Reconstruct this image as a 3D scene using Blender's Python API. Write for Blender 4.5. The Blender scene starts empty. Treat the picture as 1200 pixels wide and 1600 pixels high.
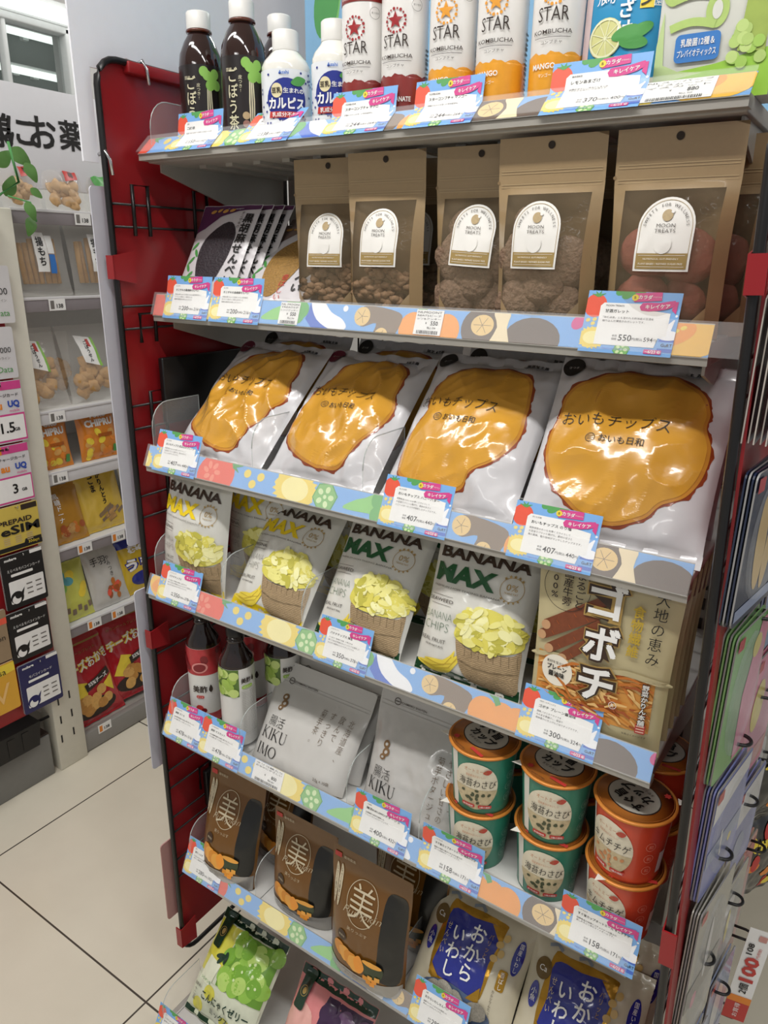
import bpy, bmesh, math, random
from mathutils import Vector, Matrix, noise
from mathutils.geometry import tessellate_polygon
PI = math.pi
rad = math.radians
sc = bpy.context.scene
col = sc.collection

# ------------------------------------------------------------------ camera
psi, th, ro = rad(33.68770633), rad(19.00543318), rad(0.79104449)
F = Vector((-math.sin(psi)*math.cos(th), math.cos(psi)*math.cos(th), -math.sin(th)))
r0 = Vector((math.cos(psi), math.sin(psi), 0)); u0 = r0.cross(F)
R_ = math.cos(ro)*r0 + math.sin(ro)*u0
U_ = -math.sin(ro)*r0 + math.cos(ro)*u0
cam = bpy.data.cameras.new('camera'); cam.sensor_fit = 'VERTICAL'; cam.sensor_height = 36.0
cam.lens = 1146.97/1600*36.0; cam.clip_start = .02; cam.clip_end = 60
co = bpy.data.objects.new('camera', cam); col.objects.link(co)
co.matrix_world = Matrix(((R_.x, U_.x, -F.x, 0), (R_.y, U_.y, -F.y, 0), (R_.z, U_.z, -F.z, 1.4), (0, 0, 0, 1)))
sc.camera = co

# ------------------------------------------------------------------ light
sc.view_settings.view_transform = 'Standard'; sc.view_settings.look = 'None'
sc.view_settings.gamma = 1; sc.view_settings.use_curve_mapping = False
sc.view_settings.exposure = 0.0
w = bpy.data.worlds.new('store_ambient'); sc.world = w; w.use_nodes = True
bgn = w.node_tree.nodes['Background']; bgn.inputs[0].default_value = (.93, .96, 1, 1); bgn.inputs[1].default_value = .36
def area(name, loc, sx, sy, e, rot=(0, 0, 0), c=(1, .985, .96)):
    l = bpy.data.lights.new(name, 'AREA'); l.shape = 'RECTANGLE'; l.size = sx; l.size_y = sy; l.energy = e; l.color = c
    o = bpy.data.objects.new(name, l); col.objects.link(o); o.location = loc; o.rotation_euler = rot; return o
TUBES = [(-.45, -.05, 18), (-1.45, .1, 11), (-.2, -2.0, 11), (-1.2, 2.4, 20), (1.0, -.05, 14)]
for i, (x, y, e) in enumerate(TUBES):
    area('ceiling_tube_light', (x, y, 2.62), 1.2, .10, e)

# ------------------------------------------------------------------ materials
def lin(h):
    h = h.lstrip('#')
    out = []
    for i in (0, 2, 4):
        c = int(h[i:i+2], 16)/255
        out.append(c/12.92 if c <= .04045 else ((c+.055)/1.055)**2.4)
    return out
MATS = {}
def M(name, hx='#808080', rough=.5, metal=0, var=.05, vs=60, bump=0, bs=60, coat=0, emit=0, clear=None, weave=0):
    if name in MATS: return MATS[name]
    m = bpy.data.materials.new(name); m.use_nodes = True; nt = m.node_tree; N = nt.nodes; L = nt.links
    b = N['Principled BSDF']; c = lin(hx); m.diffuse_color = (*c, 1)
    b.inputs['Roughness'].default_value = rough; b.inputs['Metallic'].default_value = metal
    b.inputs['Coat Weight'].default_value = coat; b.inputs['Coat Roughness'].default_value = .08
    tc = N.new('ShaderNodeTexCoord')
    nz = N.new('ShaderNodeTexNoise'); nz.inputs['Scale'].default_value = vs; nz.inputs['Detail'].default_value = 3
    L.new(tc.outputs['Object'], nz.inputs['Vector'])
    mx = N.new('ShaderNodeMix'); mx.data_type = 'RGBA'
    mx.inputs[6].default_value = (*[x*(1-var) for x in c], 1); mx.inputs[7].default_value = (*[min(1, x*(1+var)) for x in c], 1)
    L.new(nz.outputs['Fac'], mx.inputs[0]); L.new(mx.outputs[2], b.inputs['Base Color'])
    if weave:
        wv = N.new('ShaderNodeTexWave'); wv.inputs['Scale'].default_value = weave; wv.inputs['Distortion'].default_value = .4
        wv.bands_direction = 'Z'; L.new(tc.outputs['Object'], wv.inputs['Vector'])
        m2 = N.new('ShaderNodeMix'); m2.data_type = 'RGBA'; m2.blend_type = 'MULTIPLY'; m2.inputs[0].default_value = .45
        L.new(mx.outputs[2], m2.inputs[6]); L.new(wv.outputs['Color'], m2.inputs[7]); L.new(m2.outputs[2], b.inputs['Base Color'])
    if bump:
        n2 = N.new('ShaderNodeTexNoise'); n2.inputs['Scale'].default_value = bs; n2.inputs['Detail'].default_value = 2
        L.new(tc.outputs['Object'], n2.inputs['Vector'])
        bp = N.new('ShaderNodeBump'); bp.inputs['Strength'].default_value = bump; bp.inputs['Distance'].default_value = .004
        L.new(n2.outputs['Fac'], bp.inputs['Height']); L.new(bp.outputs[0], b.inputs['Normal'])
    if emit:
        b.inputs['Emission Color'].default_value = (*c, 1); b.inputs['Emission Strength'].default_value = emit
    if clear is not None:
        tr = N.new('ShaderNodeBsdfTransparent'); ms = N.new('ShaderNodeMixShader'); ms.inputs[0].default_value = clear
        L.new(tr.outputs[0], ms.inputs[1]); L.new(b.outputs[0], ms.inputs[2]); L.new(ms.outputs[0], N['Material Output'].inputs[0])
    MATS[name] = m
    return m

WHITE = M('white ink', '#f2f1ee', .45); BLACK = M('black ink', '#1a1817', .5); DARK = M('dark brown ink', '#33261f', .5)
GREYI = M('grey ink', '#77736e', .5); RED = M('red ink', '#c23a34', .45); PINK = M('pink ink', '#d6498f', .45)
BLUEI = M('deep blue ink', '#23318c', .4); GREENI = M('green ink', '#4f9a4b', .45); YEL = M('yellow ink', '#f0d544', .45)
GOLD = M('gold ink', '#b39355', .38, .2); ORANGE = M('orange ink', '#e88a2e', .45)
CLEAR = M('clear plastic', '#ffffff', .06, clear=.09, var=0); CLEARE = M('clear plastic edge', '#c9cfcc', .15, clear=.55, var=0)
FILM = M('clear wrapping film', '#f2efe8', .1, bump=.7, bs=55, clear=.16, var=0)
METAL = M('shelf metal', '#aaa69e', .42, .15); METALW = M('white shelf metal', '#d4d3cf', .38)
BWIRE = M('black coated wire', '#120f0f', .35); REDP = M('red coated sheet', '#921b20', .33, var=.03, vs=9)
CHROME = M('chrome clip', '#d0d0d0', .2, .9); CREAM = M('cream painted steel', '#d9d5c6', .45)

# ------------------------------------------------------------------ objects
def tag(o, label, cat, group=None, kind=None):
    if kind: o['kind'] = kind
    if label: o['label'] = label
    if cat: o['category'] = cat
    if group: o['group'] = group
    return o
def thing(name, label, cat, loc=(0, 0, 0), lean=0, yaw=0, group=None, tip=0):
    o = bpy.data.objects.new(name, None); o.empty_display_size = .02; col.objects.link(o)
    o.location = loc; o.rotation_euler = (-rad(lean), rad(tip), rad(yaw)); return tag(o, label, cat, group)
def struct(o): o['kind'] = 'structure'; return o
def dup(o, name=None, **kw):
    c = o.copy(); col.objects.link(c)
    for ch in list(o.children):
        d = ch.copy(); col.objects.link(d); d.parent = c
        for gch in list(ch.children):
            e = gch.copy(); col.objects.link(e); e.parent = d
    return c

class G:
    split = None; count = 0
    def __init__(s): s.v = []; s.f = []; s.m = []; s.s = []; s.mats = []
    def mi(s, m):
        if m not in s.mats: s.mats.append(m)
        return s.mats.index(m)
    def add(s, vs, fs, mat, smooth=False):
        k = len(s.v); i = s.mi(mat); s.v += [tuple(x) for x in vs]
        for f in fs: s.f.append([k+j for j in f]); s.m.append(i); s.s.append(smooth)
    def bm(s, b, mat, smooth=False):
        b.verts.index_update(); s.add([x.co for x in b.verts], [[x.index for x in f.verts] for f in b.faces], mat, smooth); b.free()
    def box(s, x0, x1, y0, y1, z0, z1, mat, bev=0, seg=2):
        b = bmesh.new(); bmesh.ops.create_cube(b, size=1)
        for q in b.verts: q.co = Vector(((x0+x1)/2+q.co.x*(x1-x0), (y0+y1)/2+q.co.y*(y1-y0), (z0+z1)/2+q.co.z*(z1-z0)))
        if bev: bmesh.ops.bevel(b, geom=b.edges[:], offset=bev, segments=seg, profile=.5, affect='EDGES')
        s.bm(b, mat, bool(bev))
    def prism(s, poly, y0, y1, mat, axis='y', side=None):
        n = len(poly)
        mp = {'y': lambda a, b, t: (a, t, b), 'x': lambda a, b, t: (t, a, b), 'z': lambda a, b, t: (a, b, t)}[axis]
        vs = [mp(a, b, y0) for a, b in poly]+[mp(a, b, y1) for a, b in poly]
        tr = tessellate_polygon([[Vector((a, b, 0)) for a, b in poly]])
        s.add(vs, [list(t) for t in tr]+[[n+j for j in t][::-1] for t in tr], mat)
        s.add(vs, [[i, (i+1) % n, n+(i+1) % n, n+i] for i in range(n)], side or mat)
    def tube(s, pts, r, mat, n=8, closed=False):
        pts = [Vector(p) for p in pts]; m = len(pts); vs = []; fs = []
        for i, p in enumerate(pts):
            a = pts[i-1] if (i or closed) else p; b = pts[(i+1) % m] if (i < m-1 or closed) else p
            t = (b-a).normalized(); q = Vector((0, 0, 1)) if abs(t.z) < .9 else Vector((0, 1, 0))
            if abs(t.x) > .95: q = Vector((0, 0, 1))
            e = t.cross(q).normalized(); g = e.cross(t)
            for k in range(n):
                an = 2*PI*k/n; vs.append(p+(e*math.cos(an)+g*math.sin(an))*r)
        for i in range(m if closed else m-1):
            for k in range(n):
                j = (i+1) % m
                fs.append([i*n+k, i*n+(k+1) % n, j*n+(k+1) % n, j*n+k])
        if not closed: fs += [list(range(n))[::-1], [(m-1)*n+k for k in range(n)]]
        s.add(vs, fs, mat, True)
    def lathe(s, prof, mat, n=40, c=(0, 0, 0), cap=True):
        vs = []; fs = []; m = len(prof)
        for rr, z in prof:
            for k in range(n):
                a = 2*PI*k/n; vs.append((c[0]+rr*math.cos(a), c[1]+rr*math.sin(a), c[2]+z))
        for i in range(m-1):
            for k in range(n): fs.append([i*n+k, i*n+(k+1) % n, (i+1)*n+(k+1) % n, (i+1)*n+k])
        if cap: fs += [list(range(n))[::-1], [(m-1)*n+k for k in range(n)]]
        s.add(vs, fs, mat, True)
    def ball(s, c, rx, ry, rz, mat, jit=0, seed=0, sub=2):
        b = bmesh.new(); bmesh.ops.create_icosphere(b, subdivisions=sub, radius=1)
        for q in b.verts:
            k = 1+jit*noise.noise(q.co*1.7+Vector((seed*3.1, seed, 0)))
            q.co = Vector((c[0]+q.co.x*rx*k, c[1]+q.co.y*ry*k, c[2]+q.co.z*rz*k))
        s.bm(b, mat, True)
    # ---- flat printing carried on a surface fn(u, v, off)
    def tris(s, pts, trs, fn, mat, off, smax):
        vs = []; fs = []; memo = {}
        def P(p):
            k = (round(p[0], 6), round(p[1], 6))
            if k not in memo: memo[k] = len(vs); vs.append(fn(p[0], p[1], off))
            return memo[k]
        st = [tuple(pts[i] for i in t) for t in trs]
        if s.split is not None:
            o_ = []
            for t in st:
                for side in (1, -1):
                    q = []
                    for i in range(3):
                        a, b = t[i-1], t[i]; da, db = (a[1]-s.split)*side, (b[1]-s.split)*side
                        if da >= 0: q.append(a)
                        if da*db < 0: k = da/(da-db); q.append((a[0]+(b[0]-a[0])*k, s.split))
                    for i in range(1, len(q)-1): o_.append((q[0], q[i], q[i+1]))
            st = o_
        while st:
            a, b, c = st.pop()
            l = [(a[0]-b[0])**2+(a[1]-b[1])**2, (b[0]-c[0])**2+(b[1]-c[1])**2, (c[0]-a[0])**2+(c[1]-a[1])**2]
            mxl = max(l)
            if mxl > smax*smax:
                if mxl == l[1]: a, b, c = b, c, a
                elif mxl == l[2]: a, b, c = c, a, b
                mid = ((a[0]+b[0])/2, (a[1]+b[1])/2); st += [(a, mid, c), (mid, b, c)]
            else:
                ar = (b[0]-a[0])*(c[1]-a[1])-(c[0]-a[0])*(b[1]-a[1])
                if abs(ar) > 1e-12: fs.append([P(a), P(b), P(c)] if ar > 0 else [P(a), P(c), P(b)])
        s.add(vs, fs, mat, True)
    def poly(s, pts, fn, mat, layer=1, smax=.006):
        pts = [tuple(p) for p in pts]
        tr = tessellate_polygon([[Vector((a, b, 0)) for a, b in pts]])
        s.count = (s.count+1) % 40
        s.tris(pts, tr, fn, mat, (layer+s.count*.02)*EPS, smax)
    def text(s, t, fn, mat, cx, cy, wd=None, ht=None, layer=2, bold=0, shear=0, rot=0, vert=False, smax=.006, align='c', ls=1.0):
        heavy = .012 <= bold < .06 and any(ord(c) > 255 for c in t)      # ideographs: thickened by overprinting
        V, T, (x0, y0, x1, y1) = text2d(t, 0 if heavy else bold, vert, ls)
        if not V: return
        W = max(x1-x0, 1e-6); Hh = max(y1-y0, 1e-6)
        kx = wd/W if wd else None; ky = ht/Hh if ht else None
        kx = kx if kx else ky; ky = ky if ky else kx
        ca, sa = math.cos(rad(rot)), math.sin(rad(rot))
        mx = (x0+x1)/2 if align == 'c' else x0
        pts = []
        for x, y in V:
            a = (x-mx)*kx; b = (y-(y0+y1)/2)*ky; a += shear*b
            pts.append((cx+a*ca-b*sa, cy+a*sa+b*ca))
        b_ = bold*.75
        for i, (da, db) in enumerate(((-b_, -b_), (b_, -b_), (b_, b_), (-b_, b_)) if heavy else ((0, 0),)):
            s.tris([(p[0]+da*kx, p[1]+db*ky) for p in pts], T, fn, mat, (layer+.85+i*.03)*EPS, smax)
    def build(s, name, parent=None, loc=None, lean=0, yaw=0, tip=0):
        me = bpy.data.meshes.new(name); me.from_pydata(s.v, [], s.f)
        for m in s.mats: me.materials.append(m)
        me.polygons.foreach_set('material_index', s.m); me.polygons.foreach_set('use_smooth', s.s); me.update()
        o = bpy.data.objects.new(name, me); col.objects.link(o)
        if parent: o.parent = parent
        if loc: o.location = loc; o.rotation_euler = (-rad(lean), rad(tip), rad(yaw))
        return o
EPS = .00035
_TC = {}
def text2d(t, bold=0, vert=False, ls=1.0):
    k = (t, bold, vert, ls)
    if k in _TC: return _TC[k]
    c = bpy.data.curves.new('lettering', 'FONT'); c.body = '\n'.join(t) if vert else t
    c.offset = bold; c.resolution_u = 2; c.space_line = ls; c.align_x = 'CENTER' if vert else 'LEFT'
    o = bpy.data.objects.new('lettering', c); me = o.to_mesh()
    V = [(q.co.x, q.co.y) for q in me.vertices]; T = []
    for p in me.polygons:
        vv = list(p.vertices)
        for i in range(1, len(vv)-1): T.append((vv[0], vv[i], vv[i+1]))
    o.to_mesh_clear(); bpy.data.objects.remove(o); bpy.data.curves.remove(c)
    bb = (min([q[0] for q in V], default=0), min([q[1] for q in V], default=0), max([q[0] for q in V], default=0), max([q[1] for q in V], default=0))
    _TC[k] = (V, T, bb); return _TC[k]

def ell(cx, cy, rx, ry=None, rot=0, n=22, jit=0, seed=1):
    ry = ry or rx; ca, sa = math.cos(rad(rot)), math.sin(rad(rot)); rn = random.Random(seed); out = []
    for i in range(n):
        a = 2*PI*i/n; k = 1+jit*(rn.random()*2-1); x, y = rx*k*math.cos(a), ry*k*math.sin(a)
        out.append((cx+x*ca-y*sa, cy+x*sa+y*ca))
    return out
def rr(x0, y0, x1, y1, r=.002, n=4):
    out = []
    for cx, cy, a in ((x1-r, y0+r, -90), (x1-r, y1-r, 0), (x0+r, y1-r, 90), (x0+r, y0+r, 180)):
        for i in range(n+1):
            t = rad(a+90*i/n); out.append((cx+r*math.cos(t), cy+r*math.sin(t)))
    return out
def rect(x0, y0, x1, y1): return [(x0, y0), (x1, y0), (x1, y1), (x0, y1)]
def smooth(pts, n=5):
    m = len(pts); out = []
    for i in range(m):
        p0, p1, p2, p3 = pts[i-1], pts[i], pts[(i+1) % m], pts[(i+2) % m]
        for j in range(n):
            t = j/n
            out.append(tuple(.5*((2*b)+(-a+c)*t+(2*a-5*b+4*c-d)*t*t+(-a+3*b-3*c+d)*t**3) for a, b, c, d in zip(p0, p1, p2, p3)))
    return out
def star(cx, cy, r, n=5, k=.42, rot=90):
    return [(cx+(r if i % 2 == 0 else r*k)*math.cos(rad(rot)+PI*i/n), cy+(r if i % 2 == 0 else r*k)*math.sin(rad(rot)+PI*i/n)) for i in range(2*n)]
def stroke(pts, wd):
    L_, R2 = [], []
    for i, p in enumerate(pts):
        a = pts[max(i-1, 0)]; b = pts[min(i+1, len(pts)-1)]; dx, dy = b[0]-a[0], b[1]-a[1]; l = math.hypot(dx, dy) or 1
        ww = wd(i/(len(pts)-1)) if callable(wd) else wd
        nx, ny = -dy/l*ww/2, dx/l*ww/2; L_.append((p[0]+nx, p[1]+ny)); R2.append((p[0]-nx, p[1]-ny))
    return L_+R2[::-1]
def ring(g, fn, mat, cx, cy, r, wd, layer=2, ry=None, n=40, a0=0, a1=360):
    ry = ry or r; pts = [(cx+r*math.cos(rad(a0+(a1-a0)*i/n)), cy+ry*math.sin(rad(a0+(a1-a0)*i/n))) for i in range(n+1)]
    for i in range(n): g.poly(stroke(pts[i:i+2], wd), fn, mat, layer)
def sc_(pts, k, cx=None, cy=None):
    cx = sum(p[0] for p in pts)/len(pts) if cx is None else cx; cy = sum(p[1] for p in pts)/len(pts) if cy is None else cy
    return [(cx+(a-cx)*k, cy+(b-cy)*k) for a, b in pts]
def flat(u, v, off): return (u, -off, v)
def turned(fn, u0, v0, k=1): return lambda u, v, off: fn(u0+u*k, v0+v*k, off)
def cyl(r, a0=0, rfun=None):
    def f(u, v, off):
        rad_ = (rfun(v) if rfun else r)+off; a = rad(a0)+u/r
        return (math.sin(a)*rad_, -math.cos(a)*rad_, v)
    return f

# ---- bags
def pillow(wd, h, t, seal=.01, crumple=1.0, seed=0, pleat=1.0, p=2.4, pinch=.05, sag=0):
    """front surface of a filled bag lying in local x (0..wd), z (0..h); front is -y"""
    s0 = Vector((seed*7.3, seed*3.7, 0))
    big = crumple > 1.35 or seal == .012
    def fn(u, v, off):
        a = max(-1, min(1, 2*u/wd-1)); b = max(0, min(1, (v-seal)/(h-2*seal)))
        e = (max(0, 1-abs(a)**p))**.62; q = math.sin(PI*min(1, max(0, b)))**.55 if 0 < b < 1 else 0
        if sag: q *= 1+sag*(.5-b)
        d = t/2*e*q
        nz = noise.noise(Vector((u*26, v*22, .3))+s0)*.0032+abs(noise.noise(Vector((u*55, v*38, 2))+s0))*-.0028+noise.noise(Vector((u*95, v*80, 5))+s0)*.0007
        if big: nz = noise.noise(Vector((u*15, v*13, .3))+s0)*.0045-abs(noise.noise(Vector((u*24+v*10, v*17-u*8, 2))+s0))*.0085-abs(noise.noise(Vector((u*40-v*22, v*26, 7))+s0))*.0030
        pl = math.sin(u*190+seed+3*noise.noise(Vector((u*20, 0, seed*1.0))))*.0013*pleat*(math.exp(-max(0, v-seal)/.022)+math.exp(-max(0, h-seal-v)/.022))*(1-abs(a)**6)
        d += nz*crumple*(e**.7)*min(1, q*2+.25)+pl
        x = u-(u-wd/2)*pinch*q
        return (x, -d-off, v)
    return fn
def pouch(wd, h, t, seed=0, crumple=1.0, zipf=.76, flare=0.0):
    """stand-up pouch: flat at the zip, full at the base"""
    s0 = Vector((seed*5.1, seed*2.7, 0))
    def fn(u, v, off):
        a = max(-1, min(1, 2*u/wd-1)); b = v/h
        e = (max(0, 1-abs(a)**2.6))**.6
        q = 0 if b > zipf else math.sin(PI/2*min(1, (zipf-b)/(zipf*.62)))
        if b < .10: q *= .80+2*b
        d = t/2*e*q
        nz = noise.noise(Vector((u*24, v*20, .3))+s0)*.003-abs(noise.noise(Vector((u*50, v*34, 2))+s0))*.0024
        d = max(d+nz*crumple*(e**.7)*(.25+.75*q), .0004)
        x = u-(u-wd/2)*(.05*q-flare*(1-b))
        return (x, -d-off, v)
    return fn
def sheet(g, fn, wd, h, mat, step=.004, back=True, backmat=None, bk=.35):
    nu, nv = max(6, int(wd/step)), max(6, int(h/step)); vs = []; fs = []
    for j in range(nv+1):
        for i in range(nu+1): vs.append(fn(wd*i/nu, h*j/nv, 0))
    W = nu+1
    for j in range(nv):
        for i in range(nu): fs.append([j*W+i, j*W+i+1, (j+1)*W+i+1, (j+1)*W+i])
    g.add(vs, fs, mat, True)
    if back:
        vb = []; fb = []
        for j in range(nv+1):
            for i in range(nu+1):
                x, y, z = vs[j*W+i]; ed = i in (0, nu) or j in (0, nv)
                vb.append((x, y if ed else -y*bk+.0006, z))
        g.add(vb, [f[::-1] for f in fs], backmat or mat, True)

# ================================================================== SETTING
def floor_mat():
    m = bpy.data.materials.new('cream floor tile'); m.use_nodes = True; nt = m.node_tree; N = nt.nodes; L = nt.links; b = N['Principled BSDF']
    tc = N.new('ShaderNodeTexCoord'); br = N.new('ShaderNodeTexBrick'); mp = N.new('ShaderNodeMapping')
    # tile joints at x = -.975 + k*.6, y = .626 + k*.6
    mp.inputs['Location'].default_value = (.969, -.626, 0)
    br.offset = 0; br.inputs['Scale'].default_value = 1; br.inputs['Mortar Size'].default_value = .0022; br.inputs['Mortar Smooth'].default_value = .2
    br.inputs['Brick Width'].default_value = .6; br.inputs['Row Height'].default_value = .6; br.inputs['Bias'].default_value = -1
    br.inputs['Color1'].default_value = (*lin('#e2dbca'), 1); br.inputs['Color2'].default_value = (*lin('#e2dbca'), 1); br.inputs['Mortar'].default_value = (*lin('#4d463f'), 1)
    L.new(tc.outputs['Object'], mp.inputs[0]); L.new(mp.outputs[0], br.inputs['Vector'])
    nz = N.new('ShaderNodeTexNoise'); nz.inputs['Scale'].default_value = 7; nz.inputs['Detail'].default_value = 6
    L.new(tc.outputs['Object'], nz.inputs['Vector'])
    rp = N.new('ShaderNodeValToRGB'); rp.color_ramp.elements[0].color = (.9, .89, .87, 1); rp.color_ramp.elements[1].color = (1.03, 1.03, 1.02, 1)
    L.new(nz.outputs['Fac'], rp.inputs[0])
    mx = N.new('ShaderNodeMix'); mx.data_type = 'RGBA'; mx.blend_type = 'MULTIPLY'; mx.inputs[0].default_value = 1
    L.new(br.outputs['Color'], mx.inputs[6]); L.new(rp.outputs[0], mx.inputs[7]); L.new(mx.outputs[2], b.inputs['Base Color'])
    b.inputs['Roughness'].default_value = .22
    return m
g = G(); g.box(-2.6, 2.2, -3.2, 4.2, -.1, 0, floor_mat()); struct(g.build('floor'))
g = G(); g.box(-2.6, 2.2, -3.2, 4.2, 2.7, 2.8, M('ceiling panel', '#e4e4e2', .8)); struct(g.build('ceiling'))
WALLM = M('wall paint', '#cfcdca', .7)
WY0, WY1, WZ0, WZ1 = .6, 1.665, 1.80, 2.064
g = G(); g.box(-2.42, -2.32, -3.2, WY0, 0, 2.7, WALLM); g.box(-2.42, -2.32, WY1, 4.2, 0, 2.7, WALLM)
g.box(-2.42, -2.32, WY0, WY1, 0, WZ0, WALLM); g.box(-2.42, -2.32, WY0, WY1, WZ1, 2.7, WALLM); struct(g.build('wall_left'))
g = G(); g.box(-2.6, 2.2, 4.1, 4.2, 0, 2.7, WALLM); struct(g.build('wall_back'))
# internal window above the snack gondola; added tubes behind its glass stand in for reflected ceiling lights
wn = thing('window_1', 'white framed internal window above the snack gondola', None); struct(wn); del wn['label']
g = G(); FW = M('white window frame', '#e9ecea', .4)
g.box(-2.345, -2.30, WY0, WY1, WZ1-.018, WZ1+.008, FW, .004); g.box(-2.345, -2.30, WY0, WY1, WZ0, WZ0+.03, FW, .004)
g.box(-2.345, -2.30, WY1-.035, WY1, WZ0, WZ1, FW, .004); g.box(-2.34, -2.305, 1.425, 1.44, WZ0, WZ1, FW, .004); g.build('window_frame', wn)
g = G(); g.box(-2.333, -2.330, WY0, WY1, WZ0+.02, WZ1-.02, M('window glass', '#8a9490', .03, clear=.22, var=0)); g.build('window_glass', wn)
g = G(); g.box(-2.60, -2.59, .3, 2.0, 1.6, 2.3, M('grey backing wall', '#6d7270', .7)); struct(g.build('wall_beyond_window'))
for k, (y0, y1, z) in enumerate(((.9, 1.77, 2.078), (1.52, 1.79, 1.967))):
    t = thing('reflection_tube', ('upper' if k == 0 else 'lower')+' glowing tube behind the window glass, standing in for a reflected ceiling light', 'lamp', (-2.52, 0, z), group='reflection stand-in tubes')
    g = G(); g.tube([(0, y0, 0), (0, y1, 0)], .011, M('reflection tube glow', '#f4fff8', .3, emit=1.6), 10); g.build('tube', t)
    g = G(); g.box(-.055, -.008, y0-.02, y1+.02, .004, .022, FW, .003); g.build('reflection_housing', t)
    for yy in (y0+.1, y1-.1):
        g = G(); g.box(-.072, -.05, yy-.01, yy+.01, -.005, .02, FW); g.build('reflection_bracket', t)
t = thing('ceiling_light', 'bright white batten light on the wall above the window', 'lamp', (-2.30, 0, 2.072))
g = G(); g.box(0, .035, .3, WY1-.01, 0, .036, M('lit diffuser', '#fbfffc', .4, emit=1.5), .008); g.build('diffuser', t)
g = G(); g.box(-.02, .002, .28, WY1, -.006, .058, FW, .002); g.build('housing', t)

# ================================================================== DISPLAY GONDOLA
GX0, GX1 = -.868, -.098
gd = thing('display_gondola', 'grey steel gondola frame with black wire back behind the seven shelves', 'shelving unit', ((GX0+GX1)/2, 1.0, 0))
def rel(o, x, y, z): return (x-(GX0+GX1)/2, y-1.0, z)
ox = (GX0+GX1)/2
for x in (GX0+.040, GX1-.040):
    g = G(); g.box(x-.02-ox, x+.02-ox, -.02, .02, 0, 1.66, METAL, .002)
    for k in range(52): g.box(x-.003-ox, x+.003-ox, -.0215, -.0195, .12+k*.029, .136+k*.029, DARK)
    g.build('upright', gd)
g = G()
for k in range(15): g.tube([(GX0+.05+k*.048-ox, .0, .12), (GX0+.05+k*.048-ox, .0, 1.5)], .0016, BWIRE, 5)
for k in range(28): g.tube([(GX0+.03-ox, -.003, .14+k*.05), (GX1-.03-ox, -.003, .14+k*.05)], .0016, BWIRE, 5)
g.build('wire_back_panel', gd)
g = G(); g.box(GX0-ox, GX1-ox, -.40, .02, 0, .07, METAL, .003); g.build('base_plinth', gd)
g = G(); g.box(GX0+.04-ox, GX1-.04-ox, -.012, .012, 1.60, 1.64, METAL, .002); g.box(GX0+.04-ox, GX1-.04-ox, -.012, .012, .08, .11, METAL, .002); g.build('cross_bar', gd)

# rail art: one printed strip, motifs measured from the tomato
P_BLUE = M('sky blue print', '#7fb2ea', .4, var=.03); TOM = M('tomato red', '#ea5f48', .42, var=.06, vs=90); TOMD = M('tomato flesh', '#f08a70', .42)
LEAF = M('leaf green', '#5aa35c', .45); CORN = M('corn yellow', '#f2d860', .42); CORNL = M('pale corn', '#f8eda6', .42)
OKRA = M('okra green', '#86bf72', .42); OKRAL = M('okra pale', '#d7ebb5', .42); BROC = M('broccoli green', '#8fcf78', .45); BROCD = M('broccoli head', '#68b264', .45)
MILK = M('milk white', '#f7f8fb', .4); MILKB = M('milk bowl blue', '#4f73cc', .4); BURD = M('burdock brown', '#857362', .5); BURDL = M('burdock flesh', '#e9c98a', .45)
PAP = M('paprika orange', '#f2a24a', .42); BCREAM = M('cream root', '#f0dfba', .45); DKROOT = M('dark radish', '#6b5d53', .5); SQUASH = M('squash yellow', '#efc052', .42)
def motif_tomato(g, fn, x, y, k=1, cut=True):
    P = lambda pts: [(x+a*k, y+b*k) for a, b in pts]
    g.poly(P(ell(0, 0, .026, .022, 20)), fn, TOM, 2)
    if cut:
        for a in range(6): g.poly(P(ell(-.006+.008*math.cos(a), .002+.007*math.sin(a), .0042, .0026, a*50, 10)), fn, TOMD, 3)
    for a in (20, 60, 100, 150): g.poly(P(stroke([(.022, .012), (.022+.013*math.cos(rad(a-70)), .012+.011*math.sin(rad(a-50)))], lambda t: .004*(1-t)+.0005)), fn, LEAF, 4)
def motif_corn(g, fn, x, y, k=1):
    pts = [(x+k*(.0195+.0022*math.sin(i*PI*.9))*math.cos(2*PI*i/44)*1.12, y+k*(.0165+.0018*math.sin(i*PI*.9))*math.sin(2*PI*i/44)) for i in range(44)]
    g.poly(pts, fn, CORN, 2); g.poly(ell(x, y, .014*k, .010*k), fn, CORNL, 3)
def motif_okra(g, fn, x, y, k=1):
    g.poly(ell(x, y, .0145*k, .0145*k, 10, 6), fn, LEAF, 2); g.poly(ell(x, y, .0132*k, .0132*k, 10, 6), fn, OKRA, 3)
    for a in range(5): g.poly(ell(x+.007*k*math.cos(a*1.257), y+.007*k*math.sin(a*1.257), .0032*k, .0026*k, a*72, 10), fn, OKRAL, 4)
    g.poly(ell(x, y, .002*k, n=8), fn, OKRAL, 4)
def motif_broc(g, fn, x, y, k=1):
    g.poly(smooth([(x-.03*k, y-.006*k), (x-.02*k, y+.002*k), (x-.01*k, y+.006*k), (x+.004*k, y+.012*k), (x+.006*k, y-.004*k), (x-.006*k, y-.006*k)], 3), fn, BROC, 2)
    for a, b in ((.004, .006), (.012, .009), (.012, -.001), (.005, -.006), (.016, .004)): g.poly(ell(x+a*k, y+b*k, .0075*k, n=12), fn, BROCD, 3)
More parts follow.
